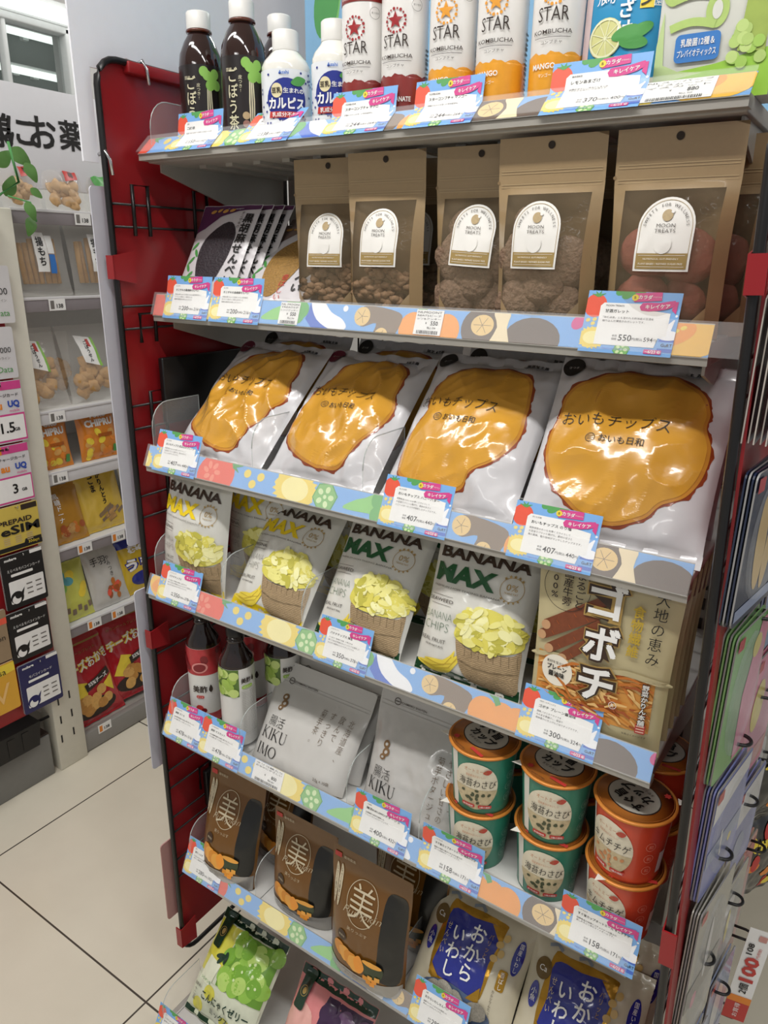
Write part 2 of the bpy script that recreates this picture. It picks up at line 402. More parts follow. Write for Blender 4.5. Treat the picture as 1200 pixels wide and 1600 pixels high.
def motif_milk(g, fn, x, y, k=1):
    g.poly([(x-.022*k, y+.012*k), (x+.020*k, y-.016*k), (x-.008*k, y-.02*k), (x-.026*k, y-.004*k)], fn, MILKB, 2)
    g.poly(smooth([(x-.022*k, y+.014*k), (x-.010*k, y+.016*k), (x+.004*k, y+.004*k), (x+.018*k, y-.002*k), (x+.024*k, y-.010*k), (x+.012*k, y-.014*k), (x-.012*k, y-.004*k)], 4), fn, MILK, 3)
    g.poly(ell(x+.020*k, y+.008*k, .003*k, n=10), fn, MILK, 3)
def motif_burdock(g, fn, x, y, k=1):
    g.poly(smooth([(x-.012*k, y+.012*k), (x+.03*k, y+.008*k), (x+.034*k, y-.004*k), (x+.024*k, y-.020*k), (x+.004*k, y-.020*k), (x+.006*k, y-.004*k), (x-.012*k, y-.008*k)], 4), fn, BURD, 2)
    for a, b, r in ((-.012, .002, .0095), (.014, -.016, .008)):
        g.poly(ell(x+a*k, y+b*k, r*k), fn, BURDL, 3)
        for i in range(5): g.poly(stroke([(x+a*k, y+b*k), (x+(a+r*.75*math.cos(i*1.26))*k, y+(b+r*.75*math.sin(i*1.26))*k)], .0005), fn, BURD, 4)
def motif_pap(g, fn, x, y, k=1):
    for a in (-.016, 0, .014): g.poly(ell(x+a*k, y-.004*k, .013*k, .0135*k), fn, PAP, 2)
    g.poly(stroke([(x-.016*k, y+.016*k), (x-.008*k, y+.012*k), (x-.004*k, y+.006*k)], .005*k), fn, LEAF, 3)
def clip(pts, x0, x1, y0, y1):
    def half(p, f, t):
        o = []
        for i in range(len(p)):
            a, b = p[i-1], p[i]; fa, fb = f(a), f(b)
            if fa >= 0: o.append(a)
            if (fa < 0) != (fb < 0): q = fa/(fa-fb); o.append((a[0]+(b[0]-a[0])*q, a[1]+(b[1]-a[1])*q))
        return o
    for f in (lambda p: p[0]-x0, lambda p: x1-p[0], lambda p: p[1]-y0, lambda p: y1-p[1]):
        if pts: pts = half(pts, f, 0)
    return pts
class Clip(G):
    box_ = (0, 1, 0, 1)
    def poly(s, pts, fn, mat, layer=1, smax=.2):
        q = clip([tuple(p) for p in pts], *s.box_)
        if len(q) > 2 and abs(sum(q[i-1][0]*q[i][1]-q[i][0]*q[i-1][1] for i in range(len(q)))) > 1e-9: G.poly(s, q, fn, mat, layer, .2)
def rail_art(g, fn, L, h, t0):
    """t0 = where the tomato sits along the strip"""
    g.box_ = (0, L, 0, h); y = h/2
    g.poly(rect(0, 0, L, h), fn, P_BLUE, 1)
    for per in (-1, 0, 1):
        o = t0+per*.80
        motif_tomato(g, fn, o, y-.004, 1.3); motif_corn(g, fn, o+.135, y, 1.5)
        for a, b in ((.055, .006), (.066, -.006), (.078, .005)): g.poly(ell(o+a, y+b, .0062, .0054, 30, 12), fn, CORN, 2)
        motif_okra(g, fn, o+.182, y-.001, 1.3); motif_broc(g, fn, o+.252, y, 1.4); motif_milk(g, fn, o+.314, y, 1.25); motif_burdock(g, fn, o+.378, y, 1.15)
        motif_pap(g, fn, o+.455, y-.002, 1.35)
        for a in range(2): g.poly(ell(o+.515+a*.058, y-(.002 if a == 0 else .010), .030 if a else .022, .022, 0), fn, DKROOT, 2)
        g.poly(ell(o+.517, y+.001, .013, .011), fn, BURDL, 3); g.poly(smooth([(o+.528, y+.016), (o+.546, y+.016), (o+.545, y), (o+.55, y-.02), (o+.528, y-.02), (o+.534, y)], 3), fn, BCREAM, 4)
        for i in range(6): g.poly(stroke([(o+.517, y+.001), (o+.517+.010*math.cos(i*1.05), y+.001+.009*math.sin(i*1.05))], .0005), fn, BURD, 4)
        g.poly(ell(o+.618, y+.010, .006, .008, -40), fn, PINK, 2); motif_corn(g, fn, o+.655, y-.006, .9)
        g.poly(ell(o+.715, y+.004, .036, .022, 0), fn, SQUASH, 3); g.poly(ell(o+.705, y+.004, .022, .011, 20), fn, PAP, 4)
        for a, b in ((-.006, .002), (.004, .004), (.010, .007)): g.poly(ell(o+.705+a, y+.003+b, .003, .002, 20, 8), fn, CORN, 5)

SH = {}
def shelf(n, x0, x1, Y, z, tilt, t0, lab, deckback=.975, ext=0):
    zs = z+(.005 if n == 1 else .012); SH[n] = (x0, x1, Y, z, tilt, zs)
    t = thing('metal_shelf', lab, 'shelf', ((x0+x1)/2, Y, z), group=None)
    h = (x1-x0)/2; d = deckback-Y; st, ct = math.sin(rad(tilt)), math.cos(rad(tilt))
    g = G(); g.box(-h+.002, h-.002, .014, d, -.010 if n < 3 else .002, zs-z, METALW if n > 2 else METAL, .0015); g.build('deck', t)
    if n < 3:
        g = G()
        for k in range(14): g.box(-h+.05+k*(2*h-.1)/13, -h+.062+k*(2*h-.1)/13, .06, d-.05, -.014, -.010, METAL)
        g.build('underside_rib', t)
    rail = lambda u, v, off: (-h+u, v*st-off*.3*ct, v*ct+off*.3*st)
    g = G(); g.tris([(0, -.001), (2*h, -.001), (2*h, .030), (0, .030)], [(0, 1, 2), (0, 2, 3)], rail, METAL, -.0012, 1)
    g.tris([(0, -.001), (2*h, -.001), (2*h, .030), (0, .030)], [(0, 1, 2), (0, 2, 3)], rail, METAL, 0, 1)
    g.box(-h, h, .001, .017, -.008, -.001, METAL)
    pr_o = g.build('price_rail', t)
    g = Clip(); rail_art(g, rail, 2*h, .029, t0-x0); g.build('rail_liner', pr_o)
    g = G(); e = ext
    pr = [(0-.0035*ct, -.0005+.0035*st), (.031*st-.0035*ct, .031*ct+.0035*st), (.031*st-.0045*ct, .031*ct+.0045*st), (-.0045*ct, -.0005+.0045*st)]
    g.prism(pr, -h, h+e, CLEAR, 'x'); g.build('clear_rail_cover', pr_o)
    for sx in ((-h+.006, -h+.009), (h-.009, h-.006)) if n < 7 else ():
        g = G(); g.prism([(.03, -.002), (.03, -.020), (d*.55, -.055), (d, -.085), (d, -.002)], sx[0], sx[1], METAL, 'x')
        g.build('bracket', t)
    return t
shelf(1, -.862, -.127, .700, 1.526, 47, -.875, 'topmost grey shelf of the gondola carrying bottles and kombucha cans')
shelf(2, -.860, -.128, .700, 1.322, 20, -.868, 'second shelf from the top carrying brown kraft cookie pouches', ext=.028)
shelf(3, -.836, -.104, .645, 1.120, 23, -.700, 'shelf carrying the four white sweet potato chip bags')
shelf(4, -.846, -.109, .635, .923, 23, -.725, 'shelf carrying banana chip bags and the gold burdock bag')
shelf(5, -.829, -.101, .625, .690, 24, -.715, 'shelf carrying vinegar bottles, grey pouches and paper cups')
shelf(6, -.825, -.104, .635, .408, 24, -.758, 'second lowest shelf carrying brown pumpkin chip pouches')
shelf(7, -.838, -.100, .556, .092, 30, -.70, 'lowest shelf carrying the konjac jelly bags')

# clear acrylic dividers
def divider(n, x, lab, L=.10, h=.06, d0=.012):
    x0, x1, Y, z, tl, zs = SH[n]
    g = G(); pts = [(d0, 0)]+[(d0+.03-.03*math.cos(rad(a)), h-.035+.035*math.sin(rad(a))) for a in range(0, 91, 15)]+[(L, h), (L, 0)]
    g.prism(pts, -.0007, .0007, CLEAR, 'x', side=CLEARE)
    g.tube([(0, *p) for p in pts[1:-1]], .0008, CLEARE, 5)
    o = g.build('acrylic_divider', None, (x, Y, zs)); tag(o, lab, 'shelf divider', 'clear shelf dividers')
for n, x, lab in ((1, -.848, 'clear rounded acrylic divider left of the dark tea bottles'), (3, -.829, 'clear acrylic divider left of the leftmost sweet potato chip bag'),
                  (3, -.640, 'clear acrylic divider between the first and second sweet potato chip bags'), (3, -.468, 'clear acrylic divider between the second and third sweet potato chip bags'),
                  (4, -.838, 'clear acrylic divider left of the leftmost banana chip bag'), (4, -.700, 'clear acrylic divider right of the leftmost banana chip bag'), (4, -.556, 'clear acrylic divider between the yellow-lettered and green-lettered banana chip bags'),
                  (5, -.818, 'clear acrylic divider left of the red vinegar bottle'), (5, -.672, 'clear acrylic divider beside the green vinegar bottle'), (5, -.478, 'clear acrylic divider between the two grey pouches'), (5, -.366, 'clear acrylic divider left of the green paper cups'),
                  (6, -.818, 'clear acrylic divider left of the leftmost brown pouch'), (6, -.668, 'clear acrylic divider between the first and second brown pouches'), (6, -.402, 'clear acrylic divider left of the blue sardine cracker bags'),
                  (7, -.832, 'clear acrylic divider on the lowest shelf beside the grape jelly bag')):
    divider(n, x, lab, h=.075 if n > 2 else .06)

# ------------------------------------------------------------------ price cards
def card_art(g, fn, fields, W=.084, H=.058):
    maker, name, desc, price, tax = fields
    g.box_ = (0, W, 0, H); q = lambda pts, m, l: g.poly(pts, fn, m, l)
    G.poly(g, rect(0, 0, W, H), fn, P_BLUE, 1, .02)
    q(ell(.0085, .044, .0105, .011), TOM, 2)
    for a in (30, 75, 120, 160): q(stroke([(.010, .053), (.010+.007*math.cos(rad(a)), .053+.005*math.sin(rad(a)))], lambda t: .0026*(1-t)+.0003), LEAF, 3)
    for a, b in ((.030, .058), (.036, .055), (.041, .058), (.047, .056)): q(ell(a, b, .0055, .0038, 30, 10), LEAF, 2)
    for a, b in ((.004, .030), (.009, .027), (.010, .031)): q(ell(a, b, .0022, .0018, 30, 8), CORN, 2)
    motif_corn(g, fn, .011, .0135, .62); motif_okra(g, fn, .040, .004, .55)
    q(rr(.071, .004, .085, .017, .003), MILKB, 2); q(rr(.070, .0075, .086, .0135, .001), P_BLUE, 3); q(ell(.078, .0195, .010, .0045), MILK, 3); q(stroke([(.074, .018), (.078, .028), (.081, .034)], lambda t: .008*(1-t)+.001), MILK, 3); q(ell(.082, .0375, .0012, n=8), MILK, 3)
    g.text('GuRT', fn, DARK, .0785, .0105, wd=.0095, layer=5, bold=.01)
    G.poly(g, [(.0135, .0075), (.068, .0075), (.070, .0165), (.0765, .0185), (.0765, .0395), (.058, .0415), (.058, .047), (.0165, .047), (.0135, .044)], fn, WHITE, 4, .02)
    q([(.043, .0485), (.067, .0505), (.0665, .0585-.0002), (.043, .0565)], PINK, 5); q(smooth([(.0505, .041), (.066, .0415), (.078, .0455), (.0785, .051), (.066, .0485), (.051, .048)], 2), PINK, 6); q([(.077, .0425), (.081, .039), (.0815, .050), (.078, .050)], PINK, 5)
    g.text('カラダ', fn, WHITE, .0525, .0532, wd=.012, layer=7, bold=.025); g.text('のなかから', fn, WHITE, .0627, .0535, wd=.0075, layer=7)
    g.text('キレイケア', fn, WHITE, .0645, .0451, wd=.021, layer=8, bold=.025, rot=4)
    q(ell(.0435, .0525, .0030, n=12), YEL, 7); g.text('B', fn, DARK, .0435, .0525, ht=.0024, layer=8)
    g.text(maker, fn, DARK, .0185, .0445, ht=.0017, layer=5, align='l')
    g.text(name, fn, BLACK, .0185, .0395, wd=min(.055, .0036*len(name)), ht=.0032, layer=5, bold=.012, align='l')
    for i, d in enumerate(desc): g.text(d, fn, DARK, .0175, .0335-i*.0034, wd=min(.053, .0024*len(d)), ht=.0022, layer=5, align='l')
    g.text('本体', fn, BLACK, .0315, .0165, ht=.0022, layer=5); g.text('価格', fn, BLACK, .0315, .0135, ht=.0022, layer=5)
    g.text(price, fn, BLACK, .0412, .0150, ht=.0060, layer=5, bold=.012)
    g.text('円(税込', fn, BLACK, .0522, .0140, wd=.0095, layer=5, bold=.005); g.text(tax, fn, BLACK, .0620, .0145, ht=.0040, layer=5, bold=.008); g.text('円)', fn, BLACK, .0680, .0140, ht=.0026, layer=5)
    g.text('アレルギー・栄養成分は商品をご確認ください', fn, MILKB, .030, .0042, wd=.036, layer=5)
    q(rr(.060, .0018, .0755, .0058, .0006, 2), PINK, 5); g.text('~6/23', fn, WHITE, .0660, .0038, wd=.0090, layer=6, bold=.02); q(ell(.0733, .0038, .0014, n=10), WHITE, 6)
    g.text('月', fn, PINK, .0733, .0038, ht=.0018, layer=7)
def price_card(n, x, fields, label, top=None, W=.084, H=.058, s0=-.003, off=.0012):
    x0, x1, Y, z, tl, zs = SH[n]; a1 = rad(tl); a2 = rad(top if top is not None else tl); br = .030
    kv = H/.058
    def fn(u, v, o):
        v = v*kv; s1 = min(v+s0, br); s2 = max(0, v+s0-br); k = W/.084
        y = s1*math.sin(a1)+s2*math.sin(a2); zz = s1*math.cos(a1)+s2*math.cos(a2); a = a1 if v+s0 < br else a2
        return (u*k, y-(o+off)*math.cos(a), zz+(o+off)*math.sin(a))
    def fs(u, v, o): return fn(u, v, o*.35)
    g = Clip(); g.split = (br-s0)/kv; card_art(g, fs, fields)
    pts = [(0, 0), (.084, 0), (.084, .033/kv), (.084, .058), (0, .058), (0, .033/kv)]
    vs = [fn(u, v, -.0002) for u, v in pts]; g.add(vs, [(0, 5, 2, 1), (5, 4, 3, 2)], WHITE)
    o = g.build('price_card', None, (x, Y, z)); tag(o, label, 'price card', 'blue shelf price cards'); return o
D3 = lambda *a: list(a)
price_card(1, -.806, ('飲料', 'ごぼう茶', ['国産ごぼうを皮ごと使用した香ばしいお茶。'], '150', '162'), 'blue price card reading 150 yen below the left dark tea bottle', 8, .080)
price_card(1, -.684, ('飲料', 'カルピス', ['豆乳から生まれたやさしい味わい。'], '138', '149'), 'blue price card reading 138 yen below the white soy drink bottles', 47, .080)
price_card(1, -.557, ('KOMBUCHA', 'スターコンブチャ ザクロ', ['発酵のちからを楽しむ微炭酸飲料。'], '244', '264'), 'blue price card reading 244 yen below the red pomegranate cans', 10)
price_card(1, -.450, ('KOMBUCHA', 'スターコンブチャ マンゴー', ['発酵のちからを楽しむ微炭酸飲料。'], '244', '264'), 'blue price card reading 244 yen below the yellow mango cans', 10, .078)
price_card(1, -.303, ('養命酒製造', 'レモンあまざけ', ['米麹のやさしい甘みとレモンの', 'さわやかな味わいの甘酒です。'], '370', '400'), 'blue price card reading 370 yen below the blue lemon amazake pouch', 12, .090)
price_card(2, -.838, ('オニザキ', 'オニザキの黒胡麻せんべい', ['胡麻を練り込んだ生地にさらに黒胡麻をまぶし', 'てパリッと香ばしく焼きました', '胡麻の風味をお楽しみください'], '200', '216'), 'blue price card reading 200 yen below the black sesame cracker bag, nearest the red panel', 12, .086)
price_card(2, -.748, ('オニザキ', 'オニザキの金胡麻せんべい', ['胡麻を練り込んだ生地にさらに金胡麻を', 'まぶして香ばしく焼き上げました', '胡麻の風味をお楽しみください'], '200', '216'), 'blue price card reading 200 yen below the golden sesame cracker bag, second on the rail', 12, .088)
price_card(2, -.245, ('MOON TREATS', '甘酒ガレット', ['「飲む点滴」とも言われる新潟産の甘酒を', '練り込んだ薄焼きのガレットです。'], '550', '594'), 'blue price card reading 550 yen in front of the rightmost kraft cookie pouch', 16, .086)
OI = ['長野県産のおいもを薄くスライスして', '大豆油でパリッと揚げた、素材の甘さと']
price_card(3, -.821, ('おいも日和', 'おいもチップス 紅はるかプレーン', OI+['プレーンのチップスです。'], '407', '440'), 'blue price card reading 407 yen at the left end of the sweet potato chip rail', 20, .085)
price_card(3, -.438, ('おいも日和', 'おいもチップス ハニーバター', OI+['ハニーバターのコクが調和したチップスです。'], '407', '440'), 'blue honey butter price card reading 407 yen below the third sweet potato chip bag', 20, .087)
price_card(3, -.280, ('おいも日和', 'おいもチップス のり塩', OI+['海の風味、塩の旨味がマッチしたチップスです。'], '407', '440'), 'blue nori salt price card reading 407 yen below the rightmost sweet potato chip bag', 20, .088)
price_card(4, -.826, ('バナナマックス', 'バナナチップス', ['タイ産の「香蕉の王様」と称される', '香りと甘みが特徴のホムトンバナナを使用した', 'ほんのり甘口のバナナチップスです。'], '350', '378'), 'blue price card reading 350 yen at the left end of the banana chip rail', 18)
price_card(4, -.527, ('バナナマックス', 'バナナチップス 海苔', ['タイ産の「香蕉の王様」と称される', '香りと甘みが特徴のホムトンバナナを使用した', 'ほんのり海苔味のバナナチップスです。'], '350', '378'), 'blue seaweed price card reading 350 yen below the green-lettered banana chip bag', 18, .080)
price_card(4, -.250, ('MDホールディングス', 'ゴボチ プレーン醤油味', ['国産ごぼうのスライスを', 'そのまま素揚げし、醤油で', '風味豊かに仕上げたごぼうチップスです。'], '300', '324'), 'blue price card reading 300 yen below the gold burdock chip bag', 18, .085)
price_card(5, -.829, ('CJ FOODS JAPAN', '美酢 ざくろ', ['100%果実発酵のお酢に果汁をブレンド。', '水や炭酸で割ってお楽しみください。'], '478', '516'), 'blue price card reading 478 yen below the red pomegranate vinegar bottle', 20, .078, .062)
price_card(5, -.752, ('CJ FOODS JAPAN', '美酢 マスカット', ['100%果実発酵のお酢に果汁をブレンド。', '水や炭酸で割ってお楽しみください。'], '478', '516'), 'blue price card reading 478 yen below the green muscat vinegar bottle', 20, .085, .062)
price_card(5, -.464, ('一丸商店', '腸活KIKUIMOポタージュ', ['北海道産の菊芋を使用した', 'やさしい甘さのポタージュです。'], '400', '432'), 'blue price card reading 400 yen below the right grey pouch', 10, .085, .062)
price_card(5, -.360, ('ハナマルキ', 'すぐ旨カップオートミール 海苔わさび', ['国産の海苔の旨みとわさびの香りが', '効いた和風のオートミールです。'], '158', '171'), 'blue price card reading 158 yen below the green paper cups', 3, .084, .062)
price_card(5, -.180, ('ハナマルキ', 'すぐ旨カップオートミール キムチチゲ', ['発酵食品の味噌とコチュジャンの旨みが', '楽しめるピリ辛のオートミールです。'], '158', '171'), 'blue price card reading 158 yen below the red paper cups', 3, .086, .062)
price_card(6, -.826, ('菓子', '美りっぷす', ['かぼちゃをからりと揚げた', '香ばしい醤油味のチップス'], '280', '302'), 'blue price card reading 280 yen below the leftmost brown pouch', 20, .084, .064)
price_card(6, -.372, ('米菓', 'おからいわしせんべい', ['国産のいわしとおからを使用した', '香ばしいおせんべいです。'], '298', '321'), 'blue price card below the blue sardine cracker bags', 20, .084, .064)
price_card(7, -.850, ('菓子', 'こんにゃくゼリー', ['国産果汁を使用したゼリーです。'], '198', '213'), 'blue price card on the lowest rail beside the grape jelly bag', 20, .084)

def barcode_label(n, x, wd, h, lines, price, tax, label, s0=.001):
    x0, x1, Y, z, tl, zs = SH[n]; a1 = rad(tl)
    fn = lambda u, v, o: (u, (v+s0)*math.sin(a1)-(.0011+o)*math.cos(a1), (v+s0)*math.cos(a1)+(.0011+o)*math.sin(a1))
    f2 = lambda u, v, o: fn(u, v, o*.4)
    g = G(); g.poly(rect(0, 0, wd, h), f2, WHITE, 0, 1); g.poly([(0, 0), (0, h), (wd, h), (wd, 0)], f2, WHITE, -1, 1)
    for i, t in enumerate(lines): g.text(t, f2, BLACK, wd*.5, h*(.90-i*.13), wd=wd*.88, ht=h*.085, layer=2)
    g.text('¥', f2, BLACK, wd*.42, h*.47, ht=h*.10, layer=2); g.text(price, f2, BLACK, wd*.72, h*.47, ht=h*.17, layer=2, bold=.015); g.text('税込 '+tax, f2, BLACK, wd*.64, h*.28, ht=h*.10, layer=2)
    rn = random.Random(n); xx = wd*.12
    while xx < wd*.88:
        b = rn.choice((.0004, .0007, .001)); g.poly(rect(xx, h*.03, xx+b, h*.17), f2, BLACK, 2, 1); xx += b+rn.choice((.0005, .0008))
    o = g.build('shelf_label', None, (x, Y, z)); tag(o, label, 'price label', 'white barcode price labels'); return o
barcode_label(2, -.628, .031, .027, ['NL MOON', 'TREATSチ', 'レンジクッキー'], '550', '594', 'small white barcode label reading 550 below the narrow second kraft pouch')
barcode_label(2, -.432, .034, .027, ['NLMOONT', 'REATSピーナ', 'ッツ&クッキー'], '550', '594', 'small white barcode label reading 550 below the gap between second and third kraft pouches')
barcode_label(5, -.640, .055, .028, ['オリゴ糖入り', 'おなかにやさしい'], '800', '864', 'white barcode label reading 800 below the left grey pouch')
barcode_label(1, -.216, .060, .027, ['NLスーパーフ', 'ードスムージー', 'マスカット'], '880', '950', 'white barcode label reading 880 below the muscat smoothie box')

# ------------------------------------------------------------------ red side panels with wire grids
def wire_loop_pts(y0, y1, z0, z1, r, n=5):
    out = []
    for cy, cz, a in ((y1-r, z0+r, -90), (y1-r, z1-r, 0), (y0+r, z1-r, 90), (y0+r, z0+r, 180)):
        for i in range(n+1):
            t = rad(a+90*i/n); out.append((cy+r*math.cos(t), cz+r*math.sin(t)))
    return out
def side_panel(name, label, X, s, Y0, Y1, Z0, Z1, loops):
    """s = +1 sheet on the outside at x < wire; -1 mirrored"""
    t = thing(name, label, 'side panel', (X, Y0, Z0)); w_, h_ = Y1-Y0, Z1-Z0
    g = G(); g.tube([(0, y, z) for y, z in wire_loop_pts(0, w_, 0, h_, .032)], .0042, BWIRE, 8, True); g.build('wire_frame', t)
    g = G(); g.prism([(.004, .035), (w_-.002, .035), (w_-.002, h_-.002), (.03, h_-.002), (.012, h_-.01), (.004, h_-.028)], -s*.0075, -s*.0050, REDP, 'x'); g.build('red_sheet', t)
    for z in (1.464, 1.436, 1.334, 1.304, 1.197, 1.164, 1.063, 1.030, .964, .930, .83, .80, .70, .67, .574, .538, .477, .445, .384, .345):
        g = G(); g.tube([(0, 0, z-Z0), (0, w_, z-Z0)], .0018, BWIRE, 6); g.build('cross_wire', t)
    for k, (y0, y1, z0, z1) in enumerate(loops):
        g = G(); g.tube([(s*.006, y0-Y0, z0-Z0), (s*.007, y0-Y0, z1-Z0), (s*.007, y1-Y0, z1-Z0), (s*.006, y1-Y0, z0-Z0)], .0027, BWIRE, 6); g.build('wire_hook', t)
    for k, (z0, z1) in enumerate(((1.370, 1.400), (.815, .845), (.190, .232)) if s > 0 else ((1.380, 1.408), (.760, .800))):
        g = G(); pr = [(-.006, z0-Z0), (-.006, z1-Z0), (.028, z1-Z0+.006), (.028, z0-Z0-.006)]
        g.prism(pr, s*.0045, s*.0058, REDP, 'x'); g.prism([(-.0075, z0-Z0), (-.0075, z1-Z0), (-.0055, z1-Z0), (-.0055, z0-Z0)], -s*.0078, s*.0058, REDP, 'x')
        g.build('red_tab', t)
    return t
LP = [(.688, .713, 1.425, 1.488), (.795, .819, 1.425, 1.488), (.899, .921, 1.425, 1.490), (.682, .708, 1.285, 1.324), (.688, .714, 1.150, 1.216), (.705, .730, 1.02, 1.10), (.72, .745, .50, .545)]
pl = side_panel('wire_side_panel', 'red side panel with black wire grid at the left end of the shelves', -.872, 1, .655, 1.0, .168, 1.632, LP)
g = G(); g.box(-.0068, .0065, .045, .344, 1.452, 1.466, REDP, .002)
g.build('red_top_fold', pl)
for y, z in ((.07, 1.448), (.0, 1.335), (.26, 1.448)):
    g = G(); g.tube([(-.014, y, z+.018), (.004, y, z+.022), (.0095, y+.001, z+.012), (.0095, y+.003, z-.006)], .0022, CHROME, 7); g.build('hook_clip', pl)
for nm, y0, y1, z0, z1, lb in (('black_plate', .705, .90, 1.168, 1.262, 'large flat black plate hooked on the red side panel beside the sweet potato bags'), ('black_plate', .725, .80, .462, .536, 'small flat black plate hooked on the red side panel beside the brown pouches')):
    g = G(); g.box(0, .010, 0, y1-y0, 0, z1-z0, M('black plastic', '#0d0c0c', .4), .002); o = g.build(nm, None, (-.864, y0, z0)); tag(o, lb, 'plate', 'black plates on the side panel')
pr_ = side_panel('wire_side_panel', 'red side panel at the right end, covered outside with hanging card packs', -.0426, -1, .600, 1.0, .20, 1.50, [])
pr_.rotation_euler[1] = rad(-2.1)

# white board hooked on the outside of the left panel, taller than the shelves
g = G(); NB = M('white board', '#eeeef4', .5, var=.02)
g.prism([(.632, 1.512), (.655, 1.512), (.655, 1.62), (.71, 1.62), (.71, 1.64), (1.115, 1.60), (1.115, 2.15), (.632, 2.15)], -.8855, -.8825, NB, 'x')
o = g.build('notice_board'); tag(o, 'plain white board standing above the red side panel behind the tea bottles', 'board')
for y, z, hz, lb in ((.640, .985, .50, 'upper narrow white card hung outside the red side panel'), (.642, .58, .33, 'lower narrow pale card hung outside the red side panel near the floor'), (.64, .25, .17, 'lowest small card hung outside the red side panel, just above the floor')):
    g = G(); g.prism(rr(y, z, y+.055, z+hz, .006), -.8905, -.8885, M('pale card', '#c6c6cf', .5) if z > .3 else M('rosy card', '#b98e88', .5), 'x'); o = g.build('hanging_card'); tag(o, lb, 'card', 'cards outside the left panel')

# ================================================================== PRODUCTS
def put(g, name, label, cat, loc, lean=0, yaw=0, group=None, tip=0):
    return tag(g.build(name, None, loc, lean, yaw, tip), label, cat, group)

# ---- top shelf: dark tea bottles
TEAG = M('dark tea bottle', '#2a1512', .08, coat=.6, var=.1); TEAN = M('tea in clear neck', '#5d2a17', .08, coat=.6); CAPW = M('white cap plastic', '#e6e4df', .35)
TEAL = M('black tea label', '#241d1c', .28, coat=.4); LCREAM = M('cream lettering', '#d9d2b2', .45); LGREEN = M('spring leaf green', '#8fc35a', .4)
zs1 = SH[1][5]
def cap_g(r, h, mat, z=0, n=40):
    g = G(); vs = []; fs = []; N_ = 72
    for zz in (z, z+h*.3, z+h*.34, z+h-.0015, z+h):
        for k in range(N_):
            ridge = .0004 if k % 2 else 0; rr_ = r-(ridge if zz > z+h*.31 else 0)-(.0015 if zz == z+h else 0)
            a = 2*PI*k/N_; vs.append((rr_*math.cos(a), rr_*math.sin(a), zz))
    for i in range(4):
        for k in range(N_): fs.append([i*N_+k, i*N_+(k+1) % N_, (i+1)*N_+(k+1) % N_, (i+1)*N_+k])
    fs.append([4*N_+k for k in range(N_)]); g.add(vs, fs, mat, True); return g
def tea(x, y, a0, label):
    t = thing('tea_bottle', label, 'bottle', (x, y, zs1), yaw=0, group='dark burdock tea bottles'); r = .0272
    g = G(); g.lathe([(.022, 0), (.0262, .003), (r, .008), (r, .096), (.0255, .108), (.0195, .122), (.0142, .130), (.0130, .133)], TEAG, 48)
    g.lathe([(.0142, .1285), (.0131, .131), (.0131, .140)], TEAN, 40, cap=False); g.build('bottle_body', t)
    f = cyl(r+.0004, a0); g = G(); n = 40; vs = []; fs = []
    for z in (.010, .094):
        for k in range(n): a = 2*PI*k/n; vs.append((math.sin(a)*(r+.0004), -math.cos(a)*(r+.0004), z))
    fs = [[k, (k+1) % n, n+(k+1) % n, n+k] for k in range(n)]; g.add(vs, fs, TEAL, True)
    g.text('ごぼう茶', f, LCREAM, -.0145, .048, ht=.066, layer=2, vert=True, bold=.012, wd=.0125, smax=.004)
    g.text('皮つき!', f, LCREAM, -.0050, .064, ht=.018, layer=2, vert=True, smax=.004)
    g.text('国産', f, LCREAM, -.0185, .079, ht=.004, layer=2)
    for a, b in ((0, 0), (.0075, .0015), (.0025, -.008), (.009, -.0075), (-.003, .003), (.005, -.004)): g.poly(ell(.0060+a*1.3, .082+b*1.35, .0056, .0060, n=14), f, LGREEN, 3, .003)
    for a in (-.0018, .0003, .0024): g.poly(stroke([(.0075+a, .018), (.0075+a*1.3, .045), (.0075+a*.8, .073)], .0016), f, LCREAM, 2, .004)
    g.poly(ell(.0005, .030, .0042), f, M('tan dot', '#b9a27c', .4), 4, .003); g.poly(ell(.0005, .021, .0042), f, M('rosy dot', '#a5776a', .4), 4, .003)
    g.poly(rect(.021, .015, .031, .09), f, M('olive label panel', '#4a4a2c', .3), 2, .004)
    g.build('label_sleeve', t); cap_g(.0148, .0195, CAPW, .136).build('bottle_cap', t)
    g = G(); g.lathe([(.0158, .1325), (.0162, .134), (.0158, .1355)], TEAN, 36); g.build('neck_ring', t)
tea(-.790, .752, 48, 'dark tea bottle at the left end of the top shelf')
tea(-.712, .748, 44, 'second dark tea bottle, beside the white soy drink bottle')
tea(-.712, .815, 44, 'dark tea bottle half hidden behind the front row on the top shelf')

